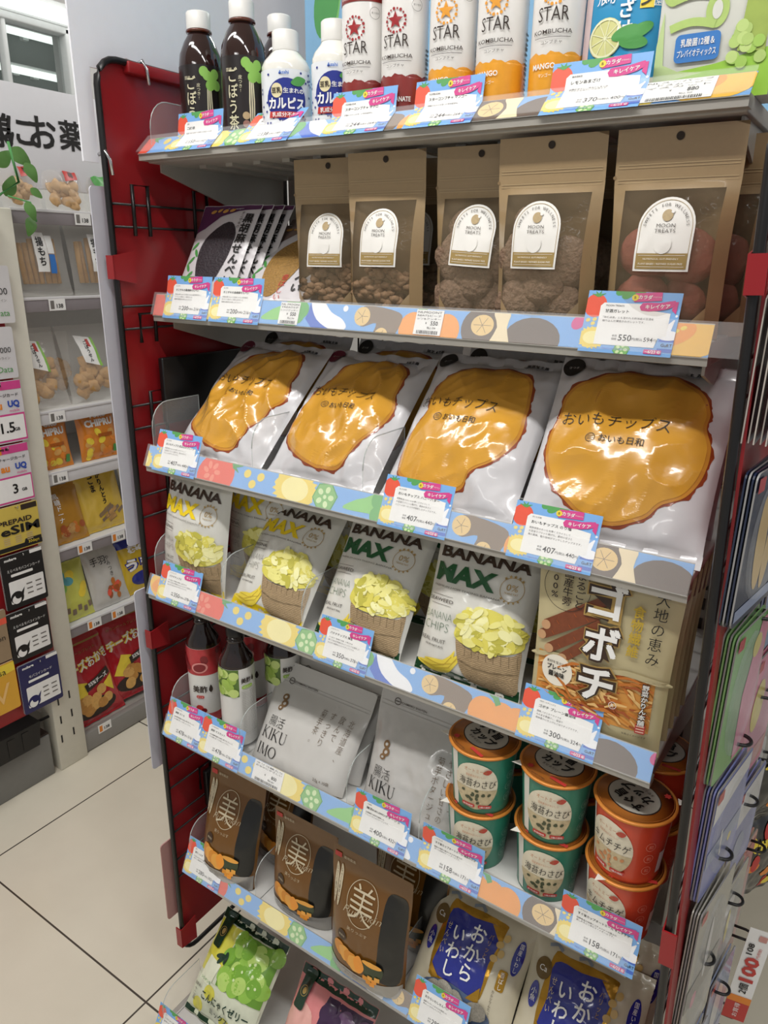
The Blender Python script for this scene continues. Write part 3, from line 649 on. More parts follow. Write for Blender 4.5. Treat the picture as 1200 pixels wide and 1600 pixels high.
CALW = M('milky bottle', '#eceae2', .18, coat=.5); CALL = M('white dotted label', '#e9ecf0', .3, coat=.3)
def calpis(x, y, a0, h, r, label):
    t = thing('soy_drink_bottle', label, 'bottle', (x, y, zs1), group='white soy drink bottles'); k = h/.128
    prof = [(r*.86, 0), (r*.97, .003), (r, .010*k), (r, .078*k), (r*.97, .083*k), (r*.98, .088*k), (r*.88, .095*k), (r*.64, .103*k), (.0148, .107*k), (.0140, .110*k)]
    g = G(); g.lathe(prof, CALW, 48); g.build('bottle_body', t)
    f0 = cyl(r+.0004, a0); f = lambda u, v, off: f0(u*1.28, v*1.22-.002, off); g = G(); n = 48
    vs = [(math.sin(2*PI*q/n)*(r+.0004), -math.cos(2*PI*q/n)*(r+.0004), z) for z in (.006*k, .082*k) for q in range(n)]
    g.add(vs, [[q, (q+1) % n, n+(q+1) % n, n+q] for q in range(n)], CALL, True)
    rn = random.Random(4)
    for i in range(46): g.poly(ell(-.03+rn.random()*.06, .012*k+rn.random()*.056*k, .0011, n=8), f, BLUEI, 1, .01)
    g.poly(ell(0, .040*k, .0185, .0205*k, 0, 30), f, BLUEI, 2, .004)
    g.poly([(-.0165, .0225*k), (.0165, .0225*k), (.0155, .0285*k), (-.0155, .0285*k)], f, RED, 3, .004)
    g.text('カルピス', f, WHITE, 0, .0365*k, wd=.0315, ht=.009, layer=4, bold=.045, smax=.004)
    g.text('生まれの', f, WHITE, .0065, .0485*k, wd=.018, ht=.0042, layer=4, bold=.03)
    g.poly(ell(-.0085, .0485*k, .0052, .0062), f, M('soy cream', '#e8dcb0', .4), 4, .003); g.text('豆乳', f, DARK, -.0085, .0485*k, wd=.0085, ht=.0046, layer=5, bold=.03)
    g.text('乳成分不使用', f, WHITE, 0, .0255*k, wd=.026, ht=.0040, layer=4, bold=.02, smax=.004)
    g.text('Asahi', f, M('logo blue', '#4b78c8', .4), -.002, .0655*k, wd=.009, layer=3, bold=.02)
    g.poly(smooth([(.004, .056*k), (.010, .062*k), (.018, .060*k), (.014, .054*k), (.008, .053*k)], 4), f, GREENI, 5, .003)
    ring(g, f, BLUEI, .013, .0165*k, .0055, .0012, 4, n=16)
    g.build('label_sleeve', t); cap_g(.0152, .021, CAPW, .107*k).build('bottle_cap', t)
calpis(-.645, .748, 40, .113, .0287, 'white soy drink bottle with a large blue oval, next to the dark tea bottles')
calpis(-.580, .757, 37, .117, .0262, 'white soy drink bottle tucked against the kombucha cans')

KW = M('can white', '#e7e4e0', .3, coat=.4); POM = M('pomegranate red', '#8c2f2b', .35, coat=.4, var=.12, vs=120); MAN = M('mango yellow', '#efa52a', .35, coat=.4, var=.1, vs=120); STARR = M('star red', '#a32f33', .35); STARY = M('star orange', '#eda33a', .35)
def can(x, y, kind, label):
    t = thing('kombucha_can', label, 'can', (x, y, zs1), group='kombucha cans'); r = .0246; H = .165
    g = G(); g.lathe([(.021, 0), (.0235, .003), (r, .008), (r, H-.010), (.0222, H-.003), (.0215, H)], KW, 56)
    g.lathe([(.0222, H-.0005), (.0228, H+.001), (.0215, H+.0015), (.0205, H-.002)], CHROME, 48); g.build('can_body', t)
    f = cyl(r, 9); g = G(); c = POM if kind == 'p' else MAN; s = STARR if kind == 'p' else STARY
    hw = PI*r
    top = [(-hw+2*hw*i/40, .0505+.0012*math.sin(i*1.3)+.0008*math.sin(i*2.9)) for i in range(41)]
    g.poly([(-hw, .006), (hw, .006)]+top[::-1], f, c, 1, .004)
    if kind == 'p': g.poly(rect(-hw, .1235, hw, .140), f, c, 1, .004); g.text('POWERED BY LOVE FOR LIFE', f, WHITE, 0, .1265, wd=.034, ht=.0022, layer=3)
    for i in range(18): g.poly(ell(.0105*math.cos(i*.349), .0995+.0105*math.sin(i*.349), .0015 if i % 2 else .0010, n=8), f, s, 2, .01)
    g.poly(star(0, .0995, .0085), f, s, 3, .004)
    g.text('STAR', f, DARK, 0, .0815, wd=.028, ht=.0115, layer=3, bold=-.004, smax=.004)
    g.text('KOMBUCHA', f, DARK, 0, .0675, wd=.036, ht=.0036, layer=3, bold=.005, smax=.005); g.poly(rect(-.017, .0628, .017, .0632), f, DARK, 3, .005)
    g.text('コンブチャ', f, DARK, 0, .0590, wd=.019, ht=.0030, layer=3)
    nm, jp = ('POMEGRANATE', 'ザクロ') if kind == 'p' else ('MANGO', 'マンゴー')
    g.text(nm, f, WHITE, 0 if kind == 'p' else -.006, .0280 if kind == 'p' else .0400, wd=.034 if kind == 'p' else .022, ht=.0048, layer=3, bold=.03, smax=.005); g.text(jp, f, WHITE, -.004, .0205 if kind == 'p' else .0325, wd=.012, ht=.0032, layer=3)
    ring(g, f, GREYI, .022, .113, .0055, .0004, 3, n=20); g.text('果汁使用', f, GREYI, .022, .113, wd=.008, layer=3)
    for i in range(14): g.poly(rect(.036, .02+i*.0042, .044, .02+i*.0042+random.Random(i).choice((.0012, .002, .003))), f, GREYI, 2, .01)
    g.build('printed_label', t)
for x, k, lb in ((-.535, 'p', 'left red and white pomegranate kombucha can'), (-.483, 'p', 'right red and white pomegranate kombucha can'), (-.424, 'm', 'first yellow mango kombucha can, beside the red cans'),
                 (-.370, 'm', 'middle yellow mango kombucha can'), (-.312, 'm', 'third yellow mango kombucha can, beside the blue pouch')):
    can(x, .752, k, lb)

# blue lemon amazake pouch
AMZ = M('amazake blue', '#2f93c4', .25, coat=.3, bump=.2, bs=30); AMZP = M('pale pink side', '#d9c3c3', .3, bump=.3)
fn = pouch(.078, .155, .030, seed=3, crumple=.5, zipf=.95); g = G(); sheet(g, fn, .078, .155, AMZ, backmat=AMZP)
g.poly(rr(.0022, .001, .0100, .153, .002), fn, AMZP, 1); g.poly(smooth([(.010, .012), (.03, .020), (.05, .016), (.074, .024), (.074, .004), (.010, .004)], 4), fn, M('pale lemon base', '#e3e0bb', .3), 1)
g.text('レモン', fn, BLACK, .062, .098, ht=.036, layer=3, vert=True, bold=.02); g.poly(rect(.056, .078, .068, .118), fn, YEL, 2)
g.text('あまざけ', fn, WHITE, .045, .087, ht=.062, layer=3, vert=True, bold=.03); g.text('菜・果樹園', fn, WHITE, .0715, .10, ht=.042, layer=3, vert=True)
g.text('米と米麹', fn, WHITE, .026, .115, ht=.06, layer=3, vert=True); g.text('ノンアルコール', fn, WHITE, .019, .115, ht=.06, layer=3, vert=True)
fn0 = fn; fn = turned(fn0, 0, .020)
g.poly(ell(.027, .038, .0165), fn, M('lemon slice', '#d8d794', .3), 3); ring(g, fn, M('lemon pith', '#eeeec4', .3), .027, .038, .015, .0018, 4)
for i in range(9): g.poly(stroke([(.027, .038), (.027+.0145*math.cos(i*.698), .038+.0145*math.sin(i*.698))], .0008), fn, MATS['lemon pith'], 4)
for a, b, r in ((.046, .040, 15), (.054, .032, -5), (.058, .040, 25)): g.poly(ell(a, b, .013, .0055, r), fn, GREENI, 4)
g.text('食物繊維・クエン酸入り', fn0, WHITE, .042, .010, wd=.05, layer=3)
put(g, 'amazake_pouch', 'blue lemon amazake pouch on the top shelf beside the mango cans', 'pouch', (-.290, .752, zs1), 3, 0)

# muscat smoothie box
t = thing('smoothie_box', 'white and green muscat smoothie box at the right end of the top shelf', 'box', (-.214, .735, zs1))
g = G(); BOXW = M('smoothie box white', '#dedfd6', .4); BOXP = M('smoothie box pink side', '#caa3ab', .45); BG = M('muscat green', '#b7d27a', .4, var=.15, vs=90); GR2 = M('bright grass green', '#9fd04a', .4)
g.box(0, .094, 0, .040, 0, .185, BOXW, .0012)
g.poly([(0, .003), (0, .022), (.05, .027), (.094, .036), (.094, .003)], flat, GR2, 1, 1); g.poly([(0, .0), (0, .045), (.004, .07), (.007, .03), (.02, .024), (.05, .02), (.05, 0)], flat, M('pale green wash', '#c4d99a', .4), 2, 1)
g.poly([(.0, .0), (.0, .016), (.094, .028), (.094, .0)], flat, GR2, 3, 1)
for z in (.056, .076, .096, .116, .136):
    g.poly(stroke([(.010+.036*i/8, z+.0035*math.sin(i*.4)) for i in range(9)], .0062), flat, BG, 4, 1)
    g.poly(ell(.0465 if round(z*1000) % 40 < 20 else .010, z+.010, .009, .0130), flat, BG, 3, 1); g.poly(ell(.0465 if round(z*1000) % 40 < 20 else .010, z+.010, .004, .0068), flat, BOXW, 4, 1)
g.poly(rr(.016, .030, .052, .051, .004), flat, M('badge blue', '#3f7fc8', .4), 5, 1); g.text('乳酸菌12種＆', flat, WHITE, .034, .0445, wd=.027, ht=.0058, layer=6, bold=.02); g.text('プレバイオティックス', flat, WHITE, .034, .0365, wd=.031, ht=.0055, layer=6, bold=.02)
g.poly([(.066, .034), (.070, .088), (.088, .091), (.087, .032)], flat, M('smoothie glass', '#a3b85a', .35, var=.2, vs=60), 4, 1)
rn = random.Random(8)
for i in range(17): g.poly(ell(.062+rn.random()*.022, .022+rn.random()*.030, .0046, n=14), flat, [BG, M('grape green', '#a9cf63', .35), M('grape light', '#c6de8a', .35)][i % 3], 5+i*.06, 1)
g.text('スーパーフード', flat, BG, .069, .145, ht=.06, layer=5, vert=True); g.text('スムージー', flat, GR2, .060, .120, wd=.02, layer=4); g.text('人', flat, GR2, .070, .108, ht=.020, layer=4, bold=.02)
g.build('box_body', t)
g = G(); side = lambda u, v, off: (.094+off, u, v)
g.poly(rect(0.001, .001, .039, .184), side, BOXP, 1, 1)
for z in (.026, .062, .10, .14): g.poly(ell(.022, z, .0105, .012), side, M('dull green medallion', '#6c7a55', .5), 2, 1); g.poly(ell(.022, z, .0078, .0092), side, M('pale green medallion', '#8a9a70', .5), 3, 1)
g.build('side_print', t)

# header board with vegetables behind the cans
g = G(); g.box(-.785, -.12, .955, .960, 1.50, 1.98, M('header blue', '#8dbde0', .5))
hb = lambda u, v, off: (u, .955-off, v)
for x, z, r in ((-.70, 1.78, 40), (-.745, 1.74, 80), (-.73, 1.80, 110), (-.64, 1.83, 70), (-.62, 1.79, 15), (-.66, 1.86, 100)): g.poly(ell(x, z, .045, .022, r), hb, LEAF, 2, 1)
for i in range(4): g.poly(stroke([(-.755+i*.012, 1.60), (-.75+i*.015, 1.68), (-.735+i*.018, 1.78)], .007), hb, BROC, 1, 1)
motif_tomato(g, hb, -.35, 1.80, 3)
o = g.build('header_board'); tag(o, 'sky blue header board with leafy vegetables behind the top shelf', 'sign')

# silver snack pouch hanging high at the right edge
fn = pouch(.09, .16, .04, seed=9, crumple=1.3); g = G(); sheet(g, fn, .09, .16, M('silver foil', '#c9c9cc', .18, .7, bump=.5, bs=40)); g.text('素焼き', fn, DARK, .045, .09, wd=.04, layer=2); g.poly(rr(.02, .04, .07, .07, .004), fn, M('foil print grey', '#8b8d92', .3), 1)
put(g, 'foil_pouch', 'shiny silver foil pouch hanging high on the right side panel', 'pouch', (-.078, .585, 1.497), 0, 55)

# ---- second shelf: sesame crackers
zs2 = SH[2][5]
SESW = M('sesame bag white', '#d5d0d2', .2, coat=.4, bump=.25, bs=45); SESP = M('sesame purple', '#5c3358', .25); SESG = M('sesame gold top', '#7d6a63', .25)
def sesame(kind, name, label, loc, seed, yaw=0, lean=30):
    fn = pillow(.092, .150, .012, .006, .3, seed, .5); g = G(); sheet(g, fn, .092, .150, SESW)
    top = SESP if kind == 'b' else SESG
    g.poly([(.001, .105), (.001, .149), (.091, .149), (.091, .143), (.06, .140), (.035, .130), (.016, .112)], fn, top, 1)
    g.poly(smooth([(.022, .06), (.024, .095), (.052, .122), (.070, .104), (.068, .060), (.052, .022), (.034, .026)], 4), fn, M('black sesame', '#332b30', .6, var=.8, vs=500, bump=.6, bs=400) if kind == 'b' else M('golden sesame', '#a07a3e', .6, var=.6, vs=500, bump=.6, bs=400), 2)
    g.text('黒胡麻せんべい' if kind == 'b' else '金胡麻せんべい', fn, BLACK, .080, .082, ht=.105, layer=3, vert=True, bold=.03, wd=.0135); g.text('オニザキの', fn, DARK, .070, .125, ht=.026, layer=3, vert=True)
    for i in range(6): g.poly(ell(.012+.004*math.sin(i*2), .03+i*.011, .007, .0022, 50 if i % 2 else 120), fn, GREENI, 2)
    for i in range(4): g.poly(ell(.020+i*.010, .139+.002*(i % 2), .0042, .0030, 30), fn, M('blossom', '#d9a04e', .4), 3)
    if kind == 'g': g.text('香ばしい', fn, RED, .060, .035, ht=.04, layer=3, vert=True)
    put(g, name, label, 'snack bag', loc, lean, yaw, group='sesame cracker bags').scale = (1.22, 1, 1)
sesame('b', 'cracker_bag', 'black sesame cracker bag leaning at the front left of the second shelf', (-.848, .725, zs2+.004), 1)
sesame('b', 'cracker_bag', 'black sesame cracker bag directly behind the front one, its edge showing', (-.838, .737, zs2+.004), 2, -2)
sesame('b', 'cracker_bag', 'third black sesame cracker bag in the leaning row', (-.829, .749, zs2+.004), 3, -3)
sesame('b', 'cracker_bag', 'fourth black sesame cracker bag in the leaning row', (-.821, .761, zs2+.004), 4, -4)
sesame('g', 'cracker_bag', 'golden sesame cracker bag leaning beside the kraft pouches', (-.735, .726, zs2+.002), 5, 0, 45)
sesame('g', 'cracker_bag', 'golden sesame cracker bag leaning behind the other golden one', (-.727, .744, zs2+.004), 6, -3, 41)
sesame('g', 'cracker_bag', 'third golden sesame cracker bag, topmost at the back of the row', (-.722, .765, zs2+.004), 7, -4, 34)

# ---- second shelf: kraft cookie pouches with clear windows
KRAFT = M('kraft paper film', '#a58c68', .30, coat=.35, var=.05, vs=220, bump=.12, bs=35); KRAFTD = M('kraft back', '#8d7453', .4)
WIN = M('clear pouch window', '#b9a88c', .08, bump=.8, bs=48, clear=.15, var=0)
ZIPL = M('zip line', '#b59d78', .3); STICK = M('sticker white', '#efece6', .5); STGOLD = M('sticker gold', '#a48a52', .5)
COOKS = {'o': M('oat cookie', '#8a6a4c', .75, var=.45, vs=180, bump=.8, bs=120), 'n': M('nut cookie', '#7d6450', .8, var=.5, vs=240, bump=.9, bs=200), 'r': M('reddish galette', '#8a4a3a', .7, var=.2, vs=90, bump=.4, bs=120)}
def moon(kind, name, label, loc, seed, lean=0, yaw=0, W=.104, sdx=0, sdy=0, srot=0):
    t = thing(name, label, 'pouch', loc, lean, yaw, group='kraft cookie pouches'); H = .178; k = W/.105
    fn = pouch(W, H, .046, seed, .8, .76, 0.0)
    g = G(); W_ = 34; HN = 56; vs = []; fs = {WIN: [], KRAFT: []}
    cols = [0, .0105*k]+[.0105*k+(W-.021*k)*i/30 for i in range(1, 31)]+[W]; rows = [0, .0015]+[.0015+.1265*i/40 for i in range(1, 41)]+[.128+.050*i/14 for i in range(1, 15)]
    for v in rows:
        for u in cols: vs.append(fn(u, v, 0))
    nc = len(cols)
    for j in range(len(rows)-1):
        for i in range(nc-1):
            u = (cols[i]+cols[i+1])/2; v = (rows[j]+rows[j+1])/2
            inwin = .0105*k < u < W-.0105*k and .0015 < v < .128
            (fs[WIN] if inwin else fs[KRAFT]).append([j*nc+i, j*nc+i+1, (j+1)*nc+i+1, (j+1)*nc+i])
    k0 = len(g.v); g.add(vs, fs[KRAFT], KRAFT, True); g.add(vs, fs[WIN], WIN, True)
    vb = [(x, (y if (n_ % nc in (0, nc-1) or n_//nc in (0, len(rows)-1)) else -y*.8+.001), z) for n_, (x, y, z) in enumerate(vs)]
    g.add(vb, [f[::-1] for f in fs[KRAFT]+fs[WIN]], KRAFTD, True)
    g.poly([(.010*k, .001), (.036*k, .001), (.010*k, .030)], fn, KRAFT, 1, .004); g.poly([(W-.010*k, .001), (W-.036*k, .001), (W-.010*k, .030)], fn, KRAFT, 1, .004)
    for v in (.134, .1365, .146, .1485): g.poly(rect(.003, v, W-.003, v+.0009), fn, ZIPL, 1)
    g.poly(ell(W/2, .170, .0035), fn, M('hang hole', '#2c2017', .7), 2); g.poly(ell(.0, .139, .0016, n=8), fn, KRAFTD, 1)
    g.build('pouch_film', t)
    # sticker
    g = G(); fs_ = lambda u, v, off: fn(W/2+sdx+(u*math.cos(srot)-v*math.sin(srot)), .0905+sdy+(u*math.sin(srot)+v*math.cos(srot)), off+.0006)
    hw = .0252; arch = lambda ins: [(-hw+ins, -.030+ins), (hw-ins, -.030+ins), (hw-ins, .006)]+[((hw-ins)*math.cos(rad(a)), .006+(hw-ins)*math.sin(rad(a))) for a in range(10, 171, 10)]+[(-hw+ins, .006)]
    g.poly(arch(0), fs_, STICK, 1, .004)
    o_ = arch(.0022); 
    for i in range(len(o_)): g.poly(stroke([o_[i-1], o_[i]], .0004), fs_, STGOLD, 2)
    g.poly(rect(-hw+.0022, -.0278, hw-.0022, -.0148), fs_, STGOLD, 2, .004); g.poly(ell(0, -.0075, .0078), fs_, STICK, 3, .004)
    for q in ([(-hw+.004, -.026), (hw-.004, -.026)], [(-hw+.004, -.0165), (hw-.004, -.0165)]): g.poly(stroke(q, .0003), fs_, STICK, 3)
    g.text('NUTRITIOUS, GUT-FRIENDLY', fs_, STICK, 0, -.0195, wd=.032, ht=.0015, layer=4); g.text('PLANT-BASED / REFINED SUGAR FREE', fs_, STICK, 0, -.0235, wd=.040, ht=.0015, layer=4)
    s_ = 'SWEETS FOR WELLNESS'
    for i, ch in enumerate(s_):
        if ch != ' ':
            a = rad(172-164*i/(len(s_)-1)); g.text(ch, fs_, DARK, .0192*math.cos(a), .006+.0192*math.sin(a), ht=.0025, layer=3, rot=math.degrees(a)-90)
    g.poly(ell(0, .0165, .0048, n=20), fs_, M('sticker cookie', '#b7a077', .5, var=.2, vs=300), 3); g.poly(ell(.0042, .0196, .0016, n=10), fs_, STICK, 4)
    g.text('MOON', fs_, DARK, 0, .0082, wd=.0165, ht=.0030, layer=3, bold=-.008); g.text('TREATS', fs_, DARK, 0, .0038, wd=.0185, ht=.0030, layer=3, bold=-.008)
    g.build('front_sticker', t)
    rn = random.Random(seed); m = COOKS[kind]
    spots = {'n': [(.027, .026, .024), (.072, .024, .022), (.030, .068, .026), (.075, .064, .026), (.052, .045, .024), (.034, .100, .018)],
             'o': [(.028, .030, .024), (.060, .024, .024), (.048, .050, .026), (.078, .045, .021)],
             'r': [(.036, .034, .024), (.068, .030, .022), (.038, .075, .025), (.070, .070, .025)]}[kind]
    for i, (u, v, r) in enumerate(spots):
        u *= k; depth = -fn(u, v, 0)[1]; ry = min(.0095, depth*.62)
        g = G()
        if kind == 'o':
            for q in range(26):
                a = rn.random()*6.28; d = rn.random()*r*.85; g.ball((u+d*math.cos(a), -depth*.25+rn.uniform(-.005, .004), v+d*math.sin(a)*.8), .0075, .0035, .0045, m, .5, q+i*30, 1)
        else: g.ball((u, -depth*.25+(.004 if i % 2 else -.001), v), r, ry, r, m, .16, i+seed, 3)
        g.build('cookie', t)
moon('o', 'cookie_pouch', 'leftmost kraft cookie pouch, partly covered, behind the golden crackers', (-.640, .755, zs2), 11, -1, 6, .098, .004, -.004)
moon('o', 'cookie_pouch', 'kraft oat cookie pouch, second from the left, whole front showing', (-.546, .742, zs2), 12, -2, 2, .101, 0, -.002)
moon('n', 'cookie_pouch', 'narrow-looking kraft nut cookie pouch left of the widest nut pouch, half covered', (-.434, .750, zs2), 13, -2, 3, .102, 0, 0, -.05)
moon('n', 'cookie_pouch', 'kraft nut cookie pouch with four round cookies, whole front showing', (-.350, .733, zs2), 14, -4, 0, .107, -.006, 0)
moon('r', 'cookie_pouch', 'rightmost front kraft pouch with reddish galettes', (-.235, .735, zs2), 15, -4, 0, .108, .000, 0)
moon('r', 'cookie_pouch', 'kraft pouch standing behind the rightmost front pouch', (-.218, .815, zs2), 16, -6, -2, .108)
for i, x in enumerate((-.64, -.545, -.43, -.345)): moon('n' if i > 1 else 'o', 'cookie_pouch', ['kraft pouch behind the leftmost kraft pouch', 'kraft pouch behind the second kraft pouch', 'kraft pouch behind the half covered nut pouch', 'kraft pouch behind the pouch with four round cookies'][i], (x, .815, zs2), 20+i, -2, 2, .101)

# ---- third shelf: sweet potato chip bags
zs3 = SH[3][5]
OW = M('chip bag white', '#d2d0d2', .24, coat=.4, bump=.12, bs=30); OY = M('sweet potato yellow', '#d69d38', .22, coat=.6, var=.24, vs=16, bump=.10, bs=40); OR_ = M('sweet potato skin', '#8f3f1e', .3, coat=.5, var=.3, vs=200)
OYD = M('sweet potato orange edge', '#c98a35', .24, coat=.6, var=.2, vs=30, bump=.1, bs=40); STK = {'maroon': M('maroon round sticker', '#6b2136', .4), 'black': M('black round sticker', '#2b2725', .4)}
def oimo(label, loc, lean, yaw, W, H, seed, stk, front=True, cr=1.0, shape=0):
    fn = pillow(W, H, .062, .012, cr, seed, 1.2, 2.6, .03, .15); g = G(); sheet(g, fn, W, H, OW, .0038)
    kx, ky = W/.180, H/.212
    base = [(1.0, 15.8), (2.4, 18.0), (6.4, 19.5), (10.9, 19.6), (14.4, 18.0), (15.9, 15.6), (16.0, 13.6), (16.8, 11.6), (16.7, 8.6), (15.6, 6.1), (13.5, 4.8), (12.2, 3.3), (9.4, 2.1), (6.5, 2.4), (4.3, 3.7), (2.3, 5.5), (1.0, 8), (.6, 10.7), (1.1, 13)]
    if shape == 1: base = [(3.2, 14.5), (5.5, 18.6), (8.4, 19.8), (12.5, 19.8), (15.2, 17.6), (15.6, 14), (16.3, 12), (15.8, 9), (13.8, 6), (12.5, 3.2), (10.2, 2.0), (7, 2.2), (3.6, 3.4), (1.0, 5.2), (.7, 8.5), (1.8, 11)]
    if shape == 2: base = [(2.6, 17.0), (5.6, 18.6), (10.2, 19.2), (14.2, 18.0), (15.6, 14.5), (15.9, 12.5), (16, 9.5), (14.4, 6.5), (11.8, 4.9), (10.8, 3), (8.5, 2.2), (5, 2.4), (1.6, 3.2), (.8, 6), (1.3, 9), (2.3, 11.5), (1.8, 14)]
    pts = smooth([(a/100*kx+.003, b/100*ky) for a, b in base], 8); rn = random.Random(seed)
    rim = [(a+.0010*math.sin(i*.9)+.0006*math.sin(i*2.3), b+.0010*math.cos(i*1.1)) for i, (a, b) in enumerate(pts)]
    g.poly(rim, fn, OR_, 1, .005); g.poly(sc_(pts, .972), fn, OYD, 2, .005); g.poly(sc_(pts, .93), fn, OY, 3, .005)
    if front:
        dx = {0: 0, 1: .004, 2: -.006}[shape]
        g.text('おいもチップス', fn, BLACK, (.076)*kx+dx, .128*ky, wd=.108*kx, ht=.0155, layer=5, bold=-.010, smax=.004)
        g.text('おいも日和', fn, BLACK, .088*kx+dx, .106*ky, wd=.044*kx, ht=.0085, layer=5, bold=.004, smax=.004)
        ring(g, fn, BLACK, .057*kx+dx, .106*ky, .0048, .0006, 5, n=18)
        for a in (-.002, 0, .002): g.poly(rect(.0535*kx+dx, .106*ky+a-.0002, .0605*kx+dx, .106*ky+a+.0003), fn, BLACK, 5)
    g.poly(ell(.014, H-.014, .0125), fn, STK[stk], 4, .004); g.text('さつま', fn, WHITE, .014, H-.014, wd=.011, layer=5)
    g.poly(rr(W-.055, H-.0135, W-.028, H-.0075, .001), fn, OW, 3); g.text('無添加主義', fn, BLACK, W-.038, H-.0105, wd=.026, ht=.0046, layer=5, bold=.02)
    put(g, 'chip_bag', label, 'chip bag', loc, lean, yaw, group='sweet potato chip bags')
oimo('leftmost sweet potato chip bag, crumpled, leaning on the red panel side', (-.815, .672, zs3+.001), 46, -4, .178, .214, 1, 'maroon', cr=1.7, shape=1)
oimo('second sweet potato chip bag from the left, with strong creases', (-.634, .670, zs3+.001), 45, -1, .168, .210, 2, 'maroon', cr=1.5, shape=1)
oimo('third sweet potato chip bag, above the honey butter price card', (-.458, .670, zs3+.001), 43, 0, .168, .215, 3, 'black', shape=2)
oimo('rightmost and largest sweet potato chip bag', (-.286, .668, zs3+.001), 38, 3, .184, .212, 4, 'black', shape=0)
for i, (x, y, l) in enumerate(((-.80, .79, 26), (-.622, .79, 26), (-.44, .785, 24), (-.275, .765, 22))):
    oimo(['white chip bag standing behind the leftmost sweet potato bag', 'white chip bag standing behind the second sweet potato bag', 'white chip bag standing behind the third sweet potato bag', 'white chip bag standing behind the rightmost sweet potato bag'][i], (x, y, zs3+.001), l, 0, .165, .178, 10+i, 'black', False)

